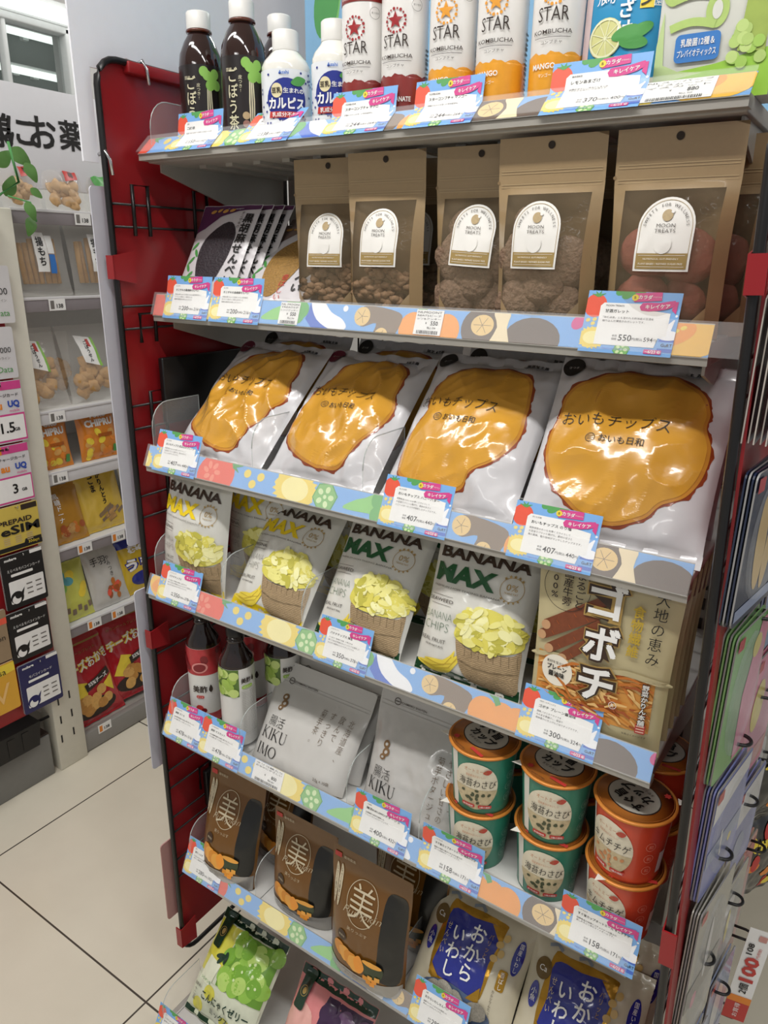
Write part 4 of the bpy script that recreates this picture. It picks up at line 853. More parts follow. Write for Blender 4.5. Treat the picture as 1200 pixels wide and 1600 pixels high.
# ---- fourth shelf: banana chip bags, burdock pouch
zs4 = SH[4][5]
BW = M('banana bag white', '#dcdad2', .26, coat=.45, bump=.22, bs=28); BYEL = M('banana bag yellow', '#f0d325', .28, coat=.4); BGRN = M('banana bag green', '#1e4a2c', .28, coat=.4); BBRN = M('banana title brown', '#3d2a1d', .4)
BURL = M('burlap sack', '#b59b76', .8, var=.2, vs=300, weave=150, bump=.3, bs=500); BURLD = M('burlap fold', '#7d6a4e', .8); CH = [M('chip pale', '#ece58c', .4), M('chip yellow', '#dfd460', .4), M('chip light', '#f3efb0', .4), M('chip olive', '#c3bb4e', .4)]; BANA = M('banana skin', '#f0d84e', .35); BANS = M('banana shade line', '#c9a93a', .4)
MAXY = M('title yellow', '#f2d21f', .3); MAXG = M('title green', '#1f5a33', .3)
def banana(kind, label, loc, lean, yaw, W, H, seed, tilt=0):
    fn = pillow(W, H, .052, .009, .9, seed, 1.0, 2.4, .035, .2); g = G(); sheet(g, fn, W, H, BW, .0038); k = W/.132
    c1 = BYEL if kind == 'y' else BGRN; mx = MAXY if kind == 'y' else MAXG
    P = lambda p: [(a*k, b) for a, b in p]
    g.poly(P([(.001, .001), (.001, .020), (.02, .016), (.05, .016), (.09, .013), (.131, .016), (.131, .001)]), fn, c1, 1)
    g.poly(P([(.001, H-.001), (.001, H-.006), (.131, H-.006), (.131, H-.001)]), fn, BYEL if kind == 'y' else MAXG, 1)
    g.text('BANANA', fn, BBRN, .064*k, .1505, wd=.112*k, ht=.0135, layer=3, bold=.035, rot=0, smax=.005)
    g.text('MAX', fn, mx, .047*k, .1265, wd=.078*k, ht=.0215, layer=3, bold=.048, shear=0, smax=.005)
    g.text('PREMIUM HOM THONG BANANA', fn, GREYI, .052*k, .1100, wd=.086*k, ht=.0022, layer=3)
    ring(g, fn, GOLD, .1045*k, .124, .0135, .0006, 3, n=30); g.text('0%', fn, GOLD, .1045*k, .1262, wd=.013, ht=.0072, layer=3); g.text('TRANS FAT', fn, GOLD, .1045*k, .1195, wd=.016, ht=.0022, layer=3)
    for a in range(50, 131, 20): g.poly(star(.1045*k+.0148*math.cos(rad(a)), .124+.0148*math.sin(rad(a)), .0022), fn, GOLD, 3)
    for a in range(230, 311, 20): g.poly(star(.1045*k+.0148*math.cos(rad(a)), .124+.0148*math.sin(rad(a)), .0018), fn, GOLD, 3)
    g.text('ORIGINAL' if kind == 'y' else 'SEAWEED', fn, DARK, .024*k, .0945, wd=.036*k, ht=.0042, layer=3)
    for v in (.0995, .0890): g.poly(rect(.010*k, v, .040*k, v+.0004), fn, DARK, 3)
    g.text('BANANA', fn, MAXG if kind != 'y' else GREYI, .025*k, .0765, wd=.038*k, ht=.0085, layer=3, bold=-.025); g.text('CHIPS', fn, MAXG if kind != 'y' else GREYI, .024*k, .0640, wd=.035*k, ht=.0095, layer=3, bold=-.025)
    g.text('REAL FRUIT', fn, DARK, .0225*k, .0475, wd=.036*k, ht=.0045, layer=3, bold=-.005); g.text('FROM NATURAL', fn, DARK, .026*k, .0410, wd=.026*k, ht=.0024, layer=3)
    rn = random.Random(seed)
    for (a, b, r) in ((.030, .022, 14), (.036, .020, 6), (.040, .026, 24)):
        g.poly(P(smooth([(a-.026, b-.003), (a-.010, b-.009), (a+.010, b-.007), (a+.022, b+.008), (a+.024, b+.020), (a+.018, b+.012), (a+.004, b+.002), (a-.012, b)], 4)), fn, BANA, 3)
        g.poly(P(stroke([(a-.022, b-.003), (a-.004, b-.005), (a+.012, b), (a+.021, b+.012)], .0006)), fn, BANS, 4)
    g.poly(P(smooth([(.053, .060), (.066, .050), (.095, .049), (.120, .053), (.128, .060), (.129, .030), (.128, .012), (.11, .008), (.085, .009), (.070, .014), (.060, .030)], 5)), fn, BURL, 4, .005)
    g.poly(P(stroke([(.060, .034), (.078, .029), (.10, .029), (.128, .034)], .0012)), fn, BURLD, 5)
    for i in range(8): a = .066+i*.0085; g.poly(P(stroke([(a, .052), (a+.0015, .040)], .0006)), fn, BURLD, 5)
    g.poly(P(smooth([(.050, .062), (.058, .085), (.078, .097), (.10, .096), (.120, .085), (.130, .064), (.11, .052), (.08, .050), (.062, .053)], 4)), fn, CH[1], 5, .005)
    for i in range(85):
        a = rn.random()*6.283; d = rn.random()**.5; x = .091+.037*d*math.cos(a); y = .072+.021*d*math.sin(a)+.002
        g.poly(P(ell(x, y, .0085, .0030+.0022*rn.random(), rn.uniform(-80, 80), 12)), fn, CH[rn.choice((0, 0, 1, 2, 3))], 6+i*.06, .01)
    g.text('NET WT 50g (1.76oz)', fn, DARK, .10*k, .0042, wd=.036*k, ht=.0026, layer=4)
    put(g, 'banana_chip_bag', label, 'chip bag', loc, lean, yaw, group='banana chip bags', tip=tilt)
banana('y', 'leftmost banana chip bag with yellow title, standing upright by the red panel', (-.846, .668, zs4), 8, 0, .128, .172, 31, 2)
banana('y', 'second banana chip bag with yellow title and bright yellow bottom band', (-.697, .655, zs4+.001), 38, -2, .134, .176, 32)
banana('g', 'banana chip bag with green title, beside the yellow-titled bag', (-.546, .655, zs4+.001), 34, 0, .132, .176, 33)
banana('g', 'banana chip bag with green title, beside the gold burdock bag', (-.394, .657, zs4+.001), 22, 2, .134, .174, 34)
banana('y', 'yellow-titled banana chip bag behind the leftmost one, half hidden', (-.775, .735, zs4), 6, 0, .128, .170, 35)
banana('y', 'banana chip bag standing behind the second yellow-titled bag', (-.66, .765, zs4), 12, 0, .128, .172, 36)
banana('g', 'banana chip bag standing behind the green-titled bag in the middle', (-.50, .765, zs4), 10, 0, .128, .172, 37)
banana('g', 'banana chip bag standing behind the bag beside the gold burdock bag', (-.36, .755, zs4), 8, 0, .128, .170, 38)

GK = M('burdock bag gold paper', '#c4b78e', .3, coat=.35, var=.05, bump=.1, bs=25); GKD = M('burdock bag pale patch', '#d6cba8', .35); FRY = [M('fry dark', '#c9762f', .4), M('fry mid', '#dd9a4a', .4), M('fry light', '#efc27c', .4), M('fry brown', '#a9562a', .4)]; ROOT = M('burdock root', '#7a4127', .4, var=.25, vs=200); ROOTC = M('burdock cut end', '#c79a72', .45)
def gobo(label, loc, seed, front):
    W, H = .143, .186; fn = pouch(W, H, .020, seed, .35, .95); g = G(); sheet(g, fn, W, H, GK, .0045)
    if front:
        g.poly(rect(.006, .025, .131, .082), fn, FRY[1], 1); rn = random.Random(3)
        for i in range(120):
            x, y = rn.uniform(.006, .122), rn.uniform(.028, .080); a = rn.uniform(-.9, .5); l = rn.uniform(.012, .035)
            q = clip(stroke([(x, y), (x+l*.5*math.cos(a), y+l*.5*math.sin(a)+.003), (x+l*math.cos(a), y+l*math.sin(a))], lambda t: .0035*math.sin(PI*(.15+.7*t))), .006, .131, .025, .082)
            if len(q) > 2: g.poly(q, fn, FRY[rn.choice((0, 0, 1, 2, 2, 3))], 2+i*.06, .01)
        g.poly(smooth([(.0, .078), (.03, .086), (.07, .080), (.10, .088), (.142, .084), (.142, .079), (.10, .082), (.06, .076), (.03, .080), (0, .074)], 3), fn, GK, 6)
        for (a, b, c, d, r) in ((.012, .112, .070, .152, .0105), (.008, .100, .066, .138, .0105), (.018, .088, .070, .128, .0105), (.034, .082, .078, .122, .0105)):
            g.poly(stroke([(a, b), (c, d)], r), fn, ROOT, 7); g.poly(ell(a, b, .0055, .0050, 30, 14), fn, ROOTC, 8)
            for q in (.2, .5, .8): g.poly(stroke([(a+(c-a)*q, b+(d-b)*q), (a+(c-a)*q+.003, b+(d-b)*q-.003)], .0006), fn, FRY[3], 8)
        ring(g, fn, DARK, .031, .157, .0245, .0006, 9, n=40)
        for i, tx in enumerate(('まるごと', '国産牛蒡', '100%')): g.text(tx, fn, DARK, .0455-i*.0135, (.157, .157, .160)[i], ht=.037 if i < 2 else .032, wd=.0100 if i < 2 else .0075, layer=10, vert=True, bold=.012)
        for ch, cy in (('ゴ', .1545), ('ボ', .110), ('チ', .066)):
            wd = .031; gg = DARK
            g.text(ch, fn, GOLD, .0735, cy, wd=.0445, ht=.0445, layer=11, bold=.11, smax=.004); g.text(ch, fn, BBRN, .0735, cy, wd=.0415, ht=.0415, layer=12, bold=.09, smax=.004); g.text(ch, fn, WHITE, .0735, cy, wd=.034, ht=.034, layer=14, bold=.035, smax=.004)
        g.text('大地の恵み', fn, BLACK, .124, .137, ht=.073, wd=.0130, layer=9, vert=True, bold=-.004, ls=1.05); g.text('食物繊維', fn, M('foil gold lettering', '#d2b13c', .3, .3), .1045, .130, ht=.052, wd=.0115, layer=9, vert=True, bold=.02)
        g.poly(ell(.030, .0665, .0175, n=30), fn, M('label disc', '#f0e9da', .4), 9); g.text('素材を生かした', fn, DARK, .030, .0755, wd=.024, ht=.0032, layer=10); g.text('プレーン', fn, BLACK, .030, .0695, wd=.022, ht=.0058, layer=10, bold=.03); g.text('醤油味', fn, BLACK, .030, .0620, wd=.018, ht=.0060, layer=10, bold=.03)
        g.text('野菜かりん本舗', fn, WHITE, .1235, .057, ht=.044, wd=.0065, layer=13, vert=True, bold=.03); g.text('野菜かりん本舗', fn, BBRN, .1235, .057, ht=.047, wd=.0090, layer=12, vert=True, bold=.12); g.poly(rr(.1185, .0255, .1285, .036, .001), fn, RED, 12)
        for i in range(3): g.poly(rect(.1195, .0270+i*.003, .1275, .0285+i*.003), fn, M('seal pale', '#e9b7a5', .4), 13)
        g.text('写真はイメージです', fn, DARK, .118, .0215, wd=.024, ht=.0022, layer=9); ring(g, fn, WHITE, .0935, .0485, .0038, .0005, 12, n=16); g.text('R', fn, WHITE, .0935, .0485, ht=.0040, layer=12)
    put(g, 'burdock_chip_bag', label, 'chip bag', loc, 2, 1, group='burdock chip bags')
gobo('front gold burdock chip bag with large white lettering', (-.250, .660, zs4), 41, True)
for i in range(4): gobo(['gold burdock chip bag directly behind the front one', 'third gold burdock chip bag from the front', 'fourth gold burdock chip bag from the front', 'rearmost gold burdock chip bag in the row'][i], (-.250, .692+.026*i, zs4), 42+i, False)

# ---- fifth shelf: vinegar bottles
zs5 = SH[5][5]
VG = M('vinegar bottle glass', '#241512', .06, coat=.6); VGC = M('clear bottle shoulder', '#4a3a2e', .05, coat=.6, clear=.7); VCAP = M('black crown cap', '#17120f', .35); VLAB = M('bottle sleeve white', '#dcdad6', .35, coat=.2)
def vinegar(kind, x, y, a0, label, k=1.0):
    t = thing('vinegar_bottle', label, 'bottle', (x, y, zs5), group='fruit vinegar bottles'); r = .0258
    g = G(); g.lathe([(.022, 0), (.0246, .003), (r, .010), (r, .136), (.0240, .145), (.0150, .160), (.0118, .168), (.0110, .184)], VG, 44); g.build('bottle_body', t)
    f = cyl(r+.0004, a0); g = G(); n = 44
    vs = [(math.sin(2*PI*q/n)*(r+.0004), -math.cos(2*PI*q/n)*(r+.0004), z) for z in (.006, .135) for q in range(n)]
    g.add(vs, [[q, (q+1) % n, n+(q+1) % n, n+q] for q in range(n)], VLAB, True)
    rn = random.Random(5); cl = [M('pomegranate skin', '#b3343a', .3, var=.3, vs=60), M('pomegranate pip', '#7d1a22', .3)] if kind == 'p' else [M('muscat skin', '#9dbb52', .3, var=.25, vs=60), M('muscat light', '#c3d77e', .3)]
    hw = PI*r; u1 = hw if kind == 'p' else .002
    g.poly(rect(-hw, .090, u1, .1348), f, cl[0] if kind == 'p' else M('muscat leaf', '#5b7a34', .4), 1, .005); g.poly(rect(-hw, .0065, u1, .022), f, cl[0], 1, .005)
    for i in range(30): g.poly(ell(rn.uniform(-hw, u1-.006), rn.uniform(.096, .129), .0072 if kind != 'p' else .0055, n=14), f, cl[i % 2], 2+i*.06, .005)
    if kind == 'p':
        g.poly(ell(-.004, .104, .012, .009, 10), f, M('pomegranate cut', '#d98a86', .3), 5, .004); g.poly(ell(-.004, .104, .0092, .0066, 10), f, cl[1], 6, .004)
        g.text('美酢', f, DARK, -.006, .066, wd=.022, ht=.0115, layer=3, bold=.03, smax=.004); g.poly(smooth([(.0105, .073), (.0135, .065), (.0105, .060), (.0075, .065)], 4), f, DARK, 3)
        g.poly(rr(-.012, .050, .000, .055, .002), f, RED, 3); g.text('ざくろ', f, WHITE, -.006, .0525, wd=.008, layer=4); g.poly(ell(-.008, .032, .006, n=14), f, RED, 3); g.poly(ell(-.001, .029, .004, n=12), f, cl[1], 4)
    else:
        g.text('美酢', f, DARK, .0125, .116, wd=.015, ht=.0085, layer=3, bold=.03, smax=.004); g.poly(smooth([(.0235, .121), (.0255, .115), (.0235, .112), (.0215, .115)], 4), f, DARK, 3)
        g.poly(rr(.0055, .1025, .0225, .1080, .0025), f, M('muscat badge', '#9cc04c', .35), 3); g.text('マスカット', f, WHITE, .014, .1052, wd=.013, layer=4)
        g.poly(rr(.004, .022, .030, .100, .001), f, M('ingredient panel', '#cfcdc8', .4), 2, .005)
        for i in range(26): g.text('原材料名 マスカット果汁 果糖 発酵酢 酸味料'[:21-i % 4], f, GREYI, .017, .0975-i*.0028, wd=.023, ht=.0018, layer=3)
    g.build('label_sleeve', t); cap_g(.0128, .017, VCAP, .180).build('bottle_cap', t)
    g = G(); g.lathe([(.0122, .170), (.0131, .172), (.0122, .175)], VG, 30); g.build('neck_ring', t)
vinegar('p', -.790, .685, 40, 'red pomegranate vinegar bottle at the left end of its shelf')
vinegar('m', -.706, .672, 46, 'green muscat vinegar bottle in front, beside the grey pouch')
vinegar('m', -.672, .735, 30, 'green muscat vinegar bottle behind the front one')
vinegar('p', -.760, .755, 40, 'red pomegranate vinegar bottle behind the front row')

KG = M('matte grey pouch', '#c6c3be', .36, .0, var=.03, coat=.15, bump=.08, bs=30); KG2 = M('glossy grey pouch', '#bdbab6', .2, coat=.6, bump=.5, bs=36); KBR = M('root emblem', '#7b5d3c', .5); KTX = M('soft brown lettering', '#6d5a45', .5)
def serif(g, s, fn, x0, y0, h, wdt, layer=3):
    """thin serif capitals K I U M O drawn stroke by stroke"""
    x = x0
    for ch in s:
        W = {'K': .92, 'I': .40, 'U': .95, 'M': 1.12, 'O': 1.0}[ch]*h*wdt; T = h*.115; t = h*.042; S = lambda p, w_: g.poly(stroke([(x+a*W, y0+b*h) for a, b in p], w_), fn, BLACK, layer, .005)
        sr = lambda a, b, l=.16: g.poly(stroke([(x+a*W-l*h*.9, y0+b*h), (x+a*W+l*h*.9, y0+b*h)], h*.035), fn, BLACK, layer+1, .01)
        if ch == 'K': S([(.18, 0), (.18, 1)], T); S([(.22, .42), (.78, 1)], t); S([(.36, .56), (.84, 0)], T); [sr(*q) for q in ((.18, 0), (.18, 1), (.80, 1, .12), (.86, 0, .14))]
        if ch == 'I': S([(.5, 0), (.5, 1)], T); sr(.5, 0); sr(.5, 1)
        if ch == 'U': S([(.18, 1), (.18, .35), (.24, .12), (.36, .02), (.52, .0)], T); S([(.52, .0), (.68, .04), (.78, .16), (.82, .35), (.82, 1)], t); sr(.18, 1); sr(.82, 1, .13)
        if ch == 'M': S([(.14, 0), (.17, 1)], t); S([(.17, 1), (.5, .05)], T); S([(.5, .05), (.84, 1)], t); S([(.84, 1), (.87, 0)], T); [sr(*q) for q in ((.14, 0, .12), (.87, 0, .14), (.14, 1, .08), (.88, 1, .08))]
        if ch == 'O':
            for a in range(0, 360, 15):
                p = [(.5+.40*math.cos(rad(q)), .5+.49*math.sin(rad(q))) for q in (a, a+16)]; S(p, t+(T-t)*abs(math.cos(rad(a+8)))**1.3)
        x += W*1.06
def kiku(kind, label, loc, lean, yaw, W, H, seed, front=True, mat=None):
    fn = pouch(W, H, .044 if kind == 't' else .05, seed, .7 if kind == 't' else 2.4, .80); g = G(); sheet(g, fn, W, H, mat or KG, .0040)
    k = W/.172
    ring(g, fn, DARK, .029*k, H-.026, .0045, .0009, 3, n=20); g.poly(rect(.0255*k, H-.0265, .0325*k, H-.0255), fn, DARK, 3); g.text('ICHIMARU SHOTEN', fn, DARK, .056*k, H-.026, wd=.042*k, ht=.0026, layer=3, bold=.01)
    for v in (.8, .83): g.poly(rect(.003, H*v, W-.003, H*v+.0006), fn, M('pouch zip grey', '#a3a09b', .3), 2)
    if front:
        for a, b, r in ((.030, .098, .0062), (.033, .089, .0066), (.029, .082, .005)): g.poly(ell(a*k+.002, b-.002, r*.9, r*.8, 20, 14), fn, KBR, 3+r*50); g.poly(ell(a*k+.002, b-.002, r*.42, r*.32, 20, 10), fn, mat or KG, 4)
        g.text('腸活', fn, BLACK, .036*k, .060, wd=.030*k, ht=.0145, layer=3, bold=-.012, smax=.005)
        serif(g, 'KIKU', fn, .014*k, .034, .0155, 1.0*k); serif(g, 'IMO', fn, .014*k, .010, .0155, 1.0*k)
        cols = ('北海道産、', '飲んで', 'すっきり', '菊芋茶。') if kind == 't' else ('クリーミーで', 'やさしい甘さの', '菊芋ポタージュ。', '')
        for i, c in enumerate(cols):
            if c: n_ = len(c); st = .0128 if kind == 't' else .0122; g.text(c, fn, KTX, (.152-i*.0155)*k, .103-st*n_/2-(0 if kind == 't' else -.008), ht=st*n_*.93, layer=3, vert=True, bold=-.012, wd=.0088)
        g.text('2.5g × 15袋' if kind == 't' else '160g', fn, KTX, .140*k, .010, wd=.026 if kind == 't' else .014, layer=3)
    put(g, 'grey_pouch', label, 'pouch', loc, lean, yaw, group='grey stand-up pouches')
kiku('t', 'matte grey tea pouch leaning forward of its row, left of the glossy one', (-.668, .654, zs5+.001), 33, 0, .174, .146, 51)
kiku('t', 'matte grey tea pouch standing just behind the front tea pouch', (-.662, .690, zs5+.001), 28, -1, .174, .150, 52, False)
kiku('t', 'matte grey tea pouch at the back of the tea pouch row', (-.655, .745, zs5+.001), 14, -1, .174, .150, 55, False)
kiku('p', 'glossy crumpled grey soup pouch beside the paper cups', (-.475, .662, zs5+.001), 20, 0, .160, .176, 53, True, KG2)
kiku('p', 'glossy grey soup pouch standing behind the front soup pouch', (-.462, .720, zs5+.001), 12, 0, .160, .172, 54, False, KG2)

# ---- fifth shelf: stacked paper cups
LID = M('orange foil lid', '#c9792e', .32, .25, var=.08, vs=90); LIDE = M('lid rim', '#d98a3a', .35, .2); CGRN = M('cup green', '#2f7f68', .35, coat=.25); CRED = M('cup red', '#d4492c', .35, coat=.25); CREAMW = M('cup cream', '#e6ddc6', .4, var=.12, vs=120); CUPW = M('cup paper white', '#e4e0d6', .4)
def cup(kind, x, y, z, a0, label, lift=0, spin=0):
    t = thing('paper_cup', label, 'cup', (x, y, z), group='stacked paper cups of oatmeal'); H = .083; r0_, r1 = .0332, .0398
    rf = lambda v: r0_+(r1-r0_)*v/H
    c = CGRN if kind == 'g' else CRED
    g = G(); g.lathe([(r0_-.002, .002), (r0_-.001, 0), (r0_+.0006, 0), (r0_+.0004, .003)]+[(rf(v*H/12), v*H/12) for v in range(1, 13)], c, 56)
    f = cyl(.038, a0, rf)
    g.poly(rect(-.0375, .003, -.027, H-.003), f, CUPW, 1, .005)
    g.poly(ell(-.002, .040, .027, .0335, 0, 34), f, CREAMW, 2, .005); g.poly(clip(ell(-.002, .040, .027, .0335, 0, 40), -.05, .05, -.01, .036), f, M('oat porridge', '#c9b893', .5, var=.3, vs=250), 3, .005)
    rn = random.Random(7)
    for i in range(16): g.poly(ell(-.002+rn.gauss(0, .009), .026+rn.gauss(0, .006), .0026, .0019, rn.random()*180, 8), f, M('nori fleck', '#4a5038', .5) if kind == 'g' else M('kimchi fleck', '#c98a5a', .5), 4+i*.06, .01)
    g.text('海苔わさび' if kind == 'g' else 'キムチチゲ', f, BLACK, 0, .0455, wd=.044, ht=.0115, layer=5, bold=.0, shear=.12, smax=.004)
    for i, (tx, y2) in enumerate((('オートミール', .064), ('国産素材がおいしい', .056))): g.text(tx, f, M('orange caption', '#b9764a', .4), -.002, y2, wd=.026-.004*i, ht=.0050-.0016*i, layer=5)
    for xx in (-.010, .011): g.poly(rr(xx-.0085, .0095, xx+.0085, .0145, .002), f, RED, 5); g.text('食物繊維' if xx < 0 else '5種の雑穀', f, WHITE, xx, .012, wd=.013, ht=.0026, layer=6)
    g.poly(smooth([(.006, .062), (.011, .067), (.016, .065), (.012, .060)], 3), f, M('cup brush red', '#bb4436', .4), 5)
    for v in (.02, .036, .052): ring(g, f, M('pale cup emblem', '#8fb5a5', .4) if kind == 'g' else M('pale cup emblem red', '#e8937c', .4), .042, v, .0052, .0006, 2, n=14); g.text('和', f, MATS['pale cup emblem'] if kind == 'g' else MATS['pale cup emblem red'], .042, v, ht=.005, layer=2)
    g.poly(rr(.056, .012, .066, .040, .001), f, CUPW, 2)
    g.build('cup_body', t)
    g = G(); rl = .0428; n = 56
    g.lathe([(r1-.0006, H-.003), (rl-.0006, H-.0022), (rl, H-.0005), (rl-.0008, H+.0009), (rl-.003, H+.0009)], LIDE, n, cap=False)
    g.lathe([(rl-.003, H+.0009), (.0001, H+.0011)], LID, n, cap=True)
    sp = rad(spin); tp = lambda u, v, off: (u*math.cos(sp)-v*math.sin(sp), u*math.sin(sp)+v*math.cos(sp), H+.0012+off)
    g.poly(ell(0, .002, .0285, .0255, 0, 36), tp, DARK, 1, 1); g.poly(ell(0, .002, .0272, .0242, 0, 36), tp, M('lid grey disc', '#b9b5aa', .4), 2, 1)
    g.text('すぐ旨', tp, BLACK, -.002, .011, wd=.034, ht=.0125, layer=4, bold=.045); g.text('カップ', tp, BLACK, .002, -.004, wd=.036, ht=.0125, layer=4, bold=.045); g.text('まぜるだけ', tp, DARK, .0, -.0145, wd=.020, ht=.0035, layer=4)
    g.poly(rr(.010, -.030, .030, -.0255, .001), tp, RED, 4, 1); g.poly(star(-.016, -.029, .0045, 6, .6), tp, RED, 4, 1); g.text('INSTANT OATMEAL', tp, DARK, .0, -.0365, wd=.018, ht=.0018, layer=3)
    ring(g, tp, M('lid ring line', '#a8622a', .4), 0, 0, .0385, .0005, 2, n=40)
    g.poly([(-.030, -.030), (-.022, -.037), (-.034, -.040)], tp, CUPW, 2, 1)
    g.build('foil_lid', t)
HC = .0845
cup('g', -.3055, 0.679, zs5, 16, 'green wasabi paper cup, lower one of the left stack')
cup('g', -.3040, 0.677, zs5+HC, 16, 'green wasabi paper cup on top of the left stack', spin=-25)
cup('g', -.2160, 0.683, zs5, 12, 'green wasabi paper cup, lower one of the middle stack')
cup('g', -.2150, 0.681, zs5+HC, 12, 'green wasabi paper cup on top of the middle stack', spin=-15)
cup('r', -.1285, 0.677, zs5, -14, 'red kimchi paper cup, lower one of the right stack', spin=20)
cup('r', -.1275, 0.675, zs5+HC, -18, 'red kimchi paper cup on top of the right stack', spin=150)
for i, (x, kk, s) in enumerate(((-.311, 'g', 0), (-.311, 'g', 1), (-.216, 'g', 0), (-.216, 'g', 1), (-.128, 'r', 0), (-.128, 'r', 1))):
    cup(kk, x, .770, zs5+HC*s, 5, ('lower ' if s == 0 else 'upper ')+('green' if kk == 'g' else 'red')+' paper cup in the second row, behind the '+('left', 'left', 'middle', 'middle', 'right', 'right')[i]+' stack')

# ---- sixth shelf: brown pumpkin chip pouches and blue sardine crackers
zs6 = SH[6][5]
PB = M('pumpkin pouch brown', '#6d4716', .30, coat=.25, bump=.2, bs=30); PBG = M('pouch silver base', '#a5a19b', .25, .3, coat=.3, bump=.2); PDK = M('dark squash photo', '#1b1a17', .35, coat=.15); PWH = M('pouch pale lettering', '#cdbfa2', .35); PCH = [M('pumpkin chip', '#dd8f2c', .35), M('pumpkin chip light', '#eba746', .35), M('pumpkin flesh', '#f09a35', .35)]; PSK = M('pumpkin skin', '#39432a', .35)
def pumpkin(label, loc, lean, yaw, W, H, seed, art=1):
    fn = pouch(W, H, .052, seed, .8, .82); g = G(); sheet(g, fn, W, H, PB, .004); k = W/.13; j = H/.19
    g.poly([(0.001, 0), (.001, .021), (.03, .018), (.08, .022), (W-.001, .026), (W-.001, 0)], fn, PBG, 2)
    g.poly(smooth([(.094*k, .150*j), (.112*k, .160*j), (.126*k, .150*j), (.128*k, .08*j), (.126*k, .03*j), (.108*k, .026*j), (.096*k, .04*j), (.094*k, .10*j)], 4), fn, PDK, 1)
    g.poly(rr(.004, .172*j, .016, .180*j, .001), fn, RED, 3); g.text('産地直送', fn, PWH, .030, .176*j, wd=.02, layer=3)
    for u in (.010, .0175):
        g.poly(ell(u*k, .134*j, .0034, .030*j, 0, 24), fn, PWH, 3); g.text('じっくり香ばしい', fn, DARK, u*k, .134*j, ht=.045*j, wd=.0030, layer=4, vert=True)
    cx, cy = .059*k, .126*j
    ring(g, fn, PWH, cx, cy, .0255*k, .0009, 3, ry=.0305*j); g.text('美', fn, PWH, cx, cy, wd=.040*k, ht=.047*j, layer=3, bold=-.006, smax=.004); g.text('Pumpkin', fn, PWH, cx+.004, cy-.014, wd=.062*k, ht=.013, layer=4, bold=-.022, shear=.5, rot=6)
    g.text('美りっぷす', fn, PWH, cx, .088*j, wd=.034*k, ht=.0055, layer=3, bold=-.01)
    g.poly(ell(.034*k, .071*j, .0085), fn, M('brown seal', '#3a2414', .4), 3); g.text('無添加', fn, PWH, .034*k, .071*j, wd=.011, layer=4)
    for i, (a, b) in enumerate(((.030, .046), (.041, .043), (.052, .041), (.060, .038))): g.poly(ell(a*k, b*j, .0125, .0135, 20*i, 18, .04, i), fn, PCH[i % 2], 4+i)
    g.poly(smooth([(.058*k, .046*j), (.068*k, .055*j), (.077*k, .040*j), (.070*k, .028*j), (.062*k, .030*j)], 4), fn, PCH[2], 8)
    g.poly(smooth([(.072*k, .052*j), (.092*k, .056*j), (.106*k, .050*j), (.102*k, .032*j), (.084*k, .028*j), (.075*k, .036*j)], 4), fn, PSK, 7); g.poly(ell(.089*k, .052*j, .0165, .0042, 0), fn, PCH[1], 9)
    for i, (a, b) in enumerate(((.080, .028), (.088, .031), (.095, .028), (.086, .024), (.099, .033), (.092, .022))): g.poly(rr(a*k-.004, b*j-.0035, a*k+.004, b*j+.0035, .001, 2), fn, PCH[i % 3], 10)
    g.text('からりと揚げたカボチャの甘みが', fn, DARK, .052*k, .0165, wd=.062*k, ht=.0036, layer=5); g.text('香ばし醤油', fn, DARK, .052*k, .0105, wd=.024*k, ht=.0036, layer=5)
    put(g, 'pumpkin_chip_pouch', label, 'pouch', loc, lean, yaw, group='brown pumpkin chip pouches')
pumpkin('leftmost brown pumpkin chip pouch, in front of the red panel', (-.806, .662, zs6), 12, 2, .120, .182, 61)
pumpkin('middle brown pumpkin chip pouch, second from the left', (-.658, .680, zs6), 4, 0, .124, .168, 62)
pumpkin('rightmost brown pumpkin chip pouch, nearest the blue crackers', (-.518, .650, zs6-.002), 3, 0, .134, .196, 63)
pumpkin('brown pumpkin chip pouch behind the leftmost one', (-.755, .745, zs6), 5, 0, .122, .176, 64)
pumpkin('brown pumpkin chip pouch behind the rightmost one', (-.50, .735, zs6), 3, 0, .130, .180, 65)
OB = M('cracker bag cream', '#c9c0a8', .24, coat=.5, bump=.3, bs=30); OBL = M('cracker bag royal blue', '#232c8a', .18, coat=.6, bump=.3, bs=30); OBG = M('foil gold edge', '#b98b2e', .22, .6, bump=.4, bs=60); CKG = [M('speckled cracker', '#a19c90', .5, var=.5, vs=500), M('speckled cracker dark', '#8a857a', .5, var=.5, vs=500)]; SOY = M('soy bean', '#cfae6c', .4); BOWL = M('blue bowl photo', '#4d5f7d', .3)
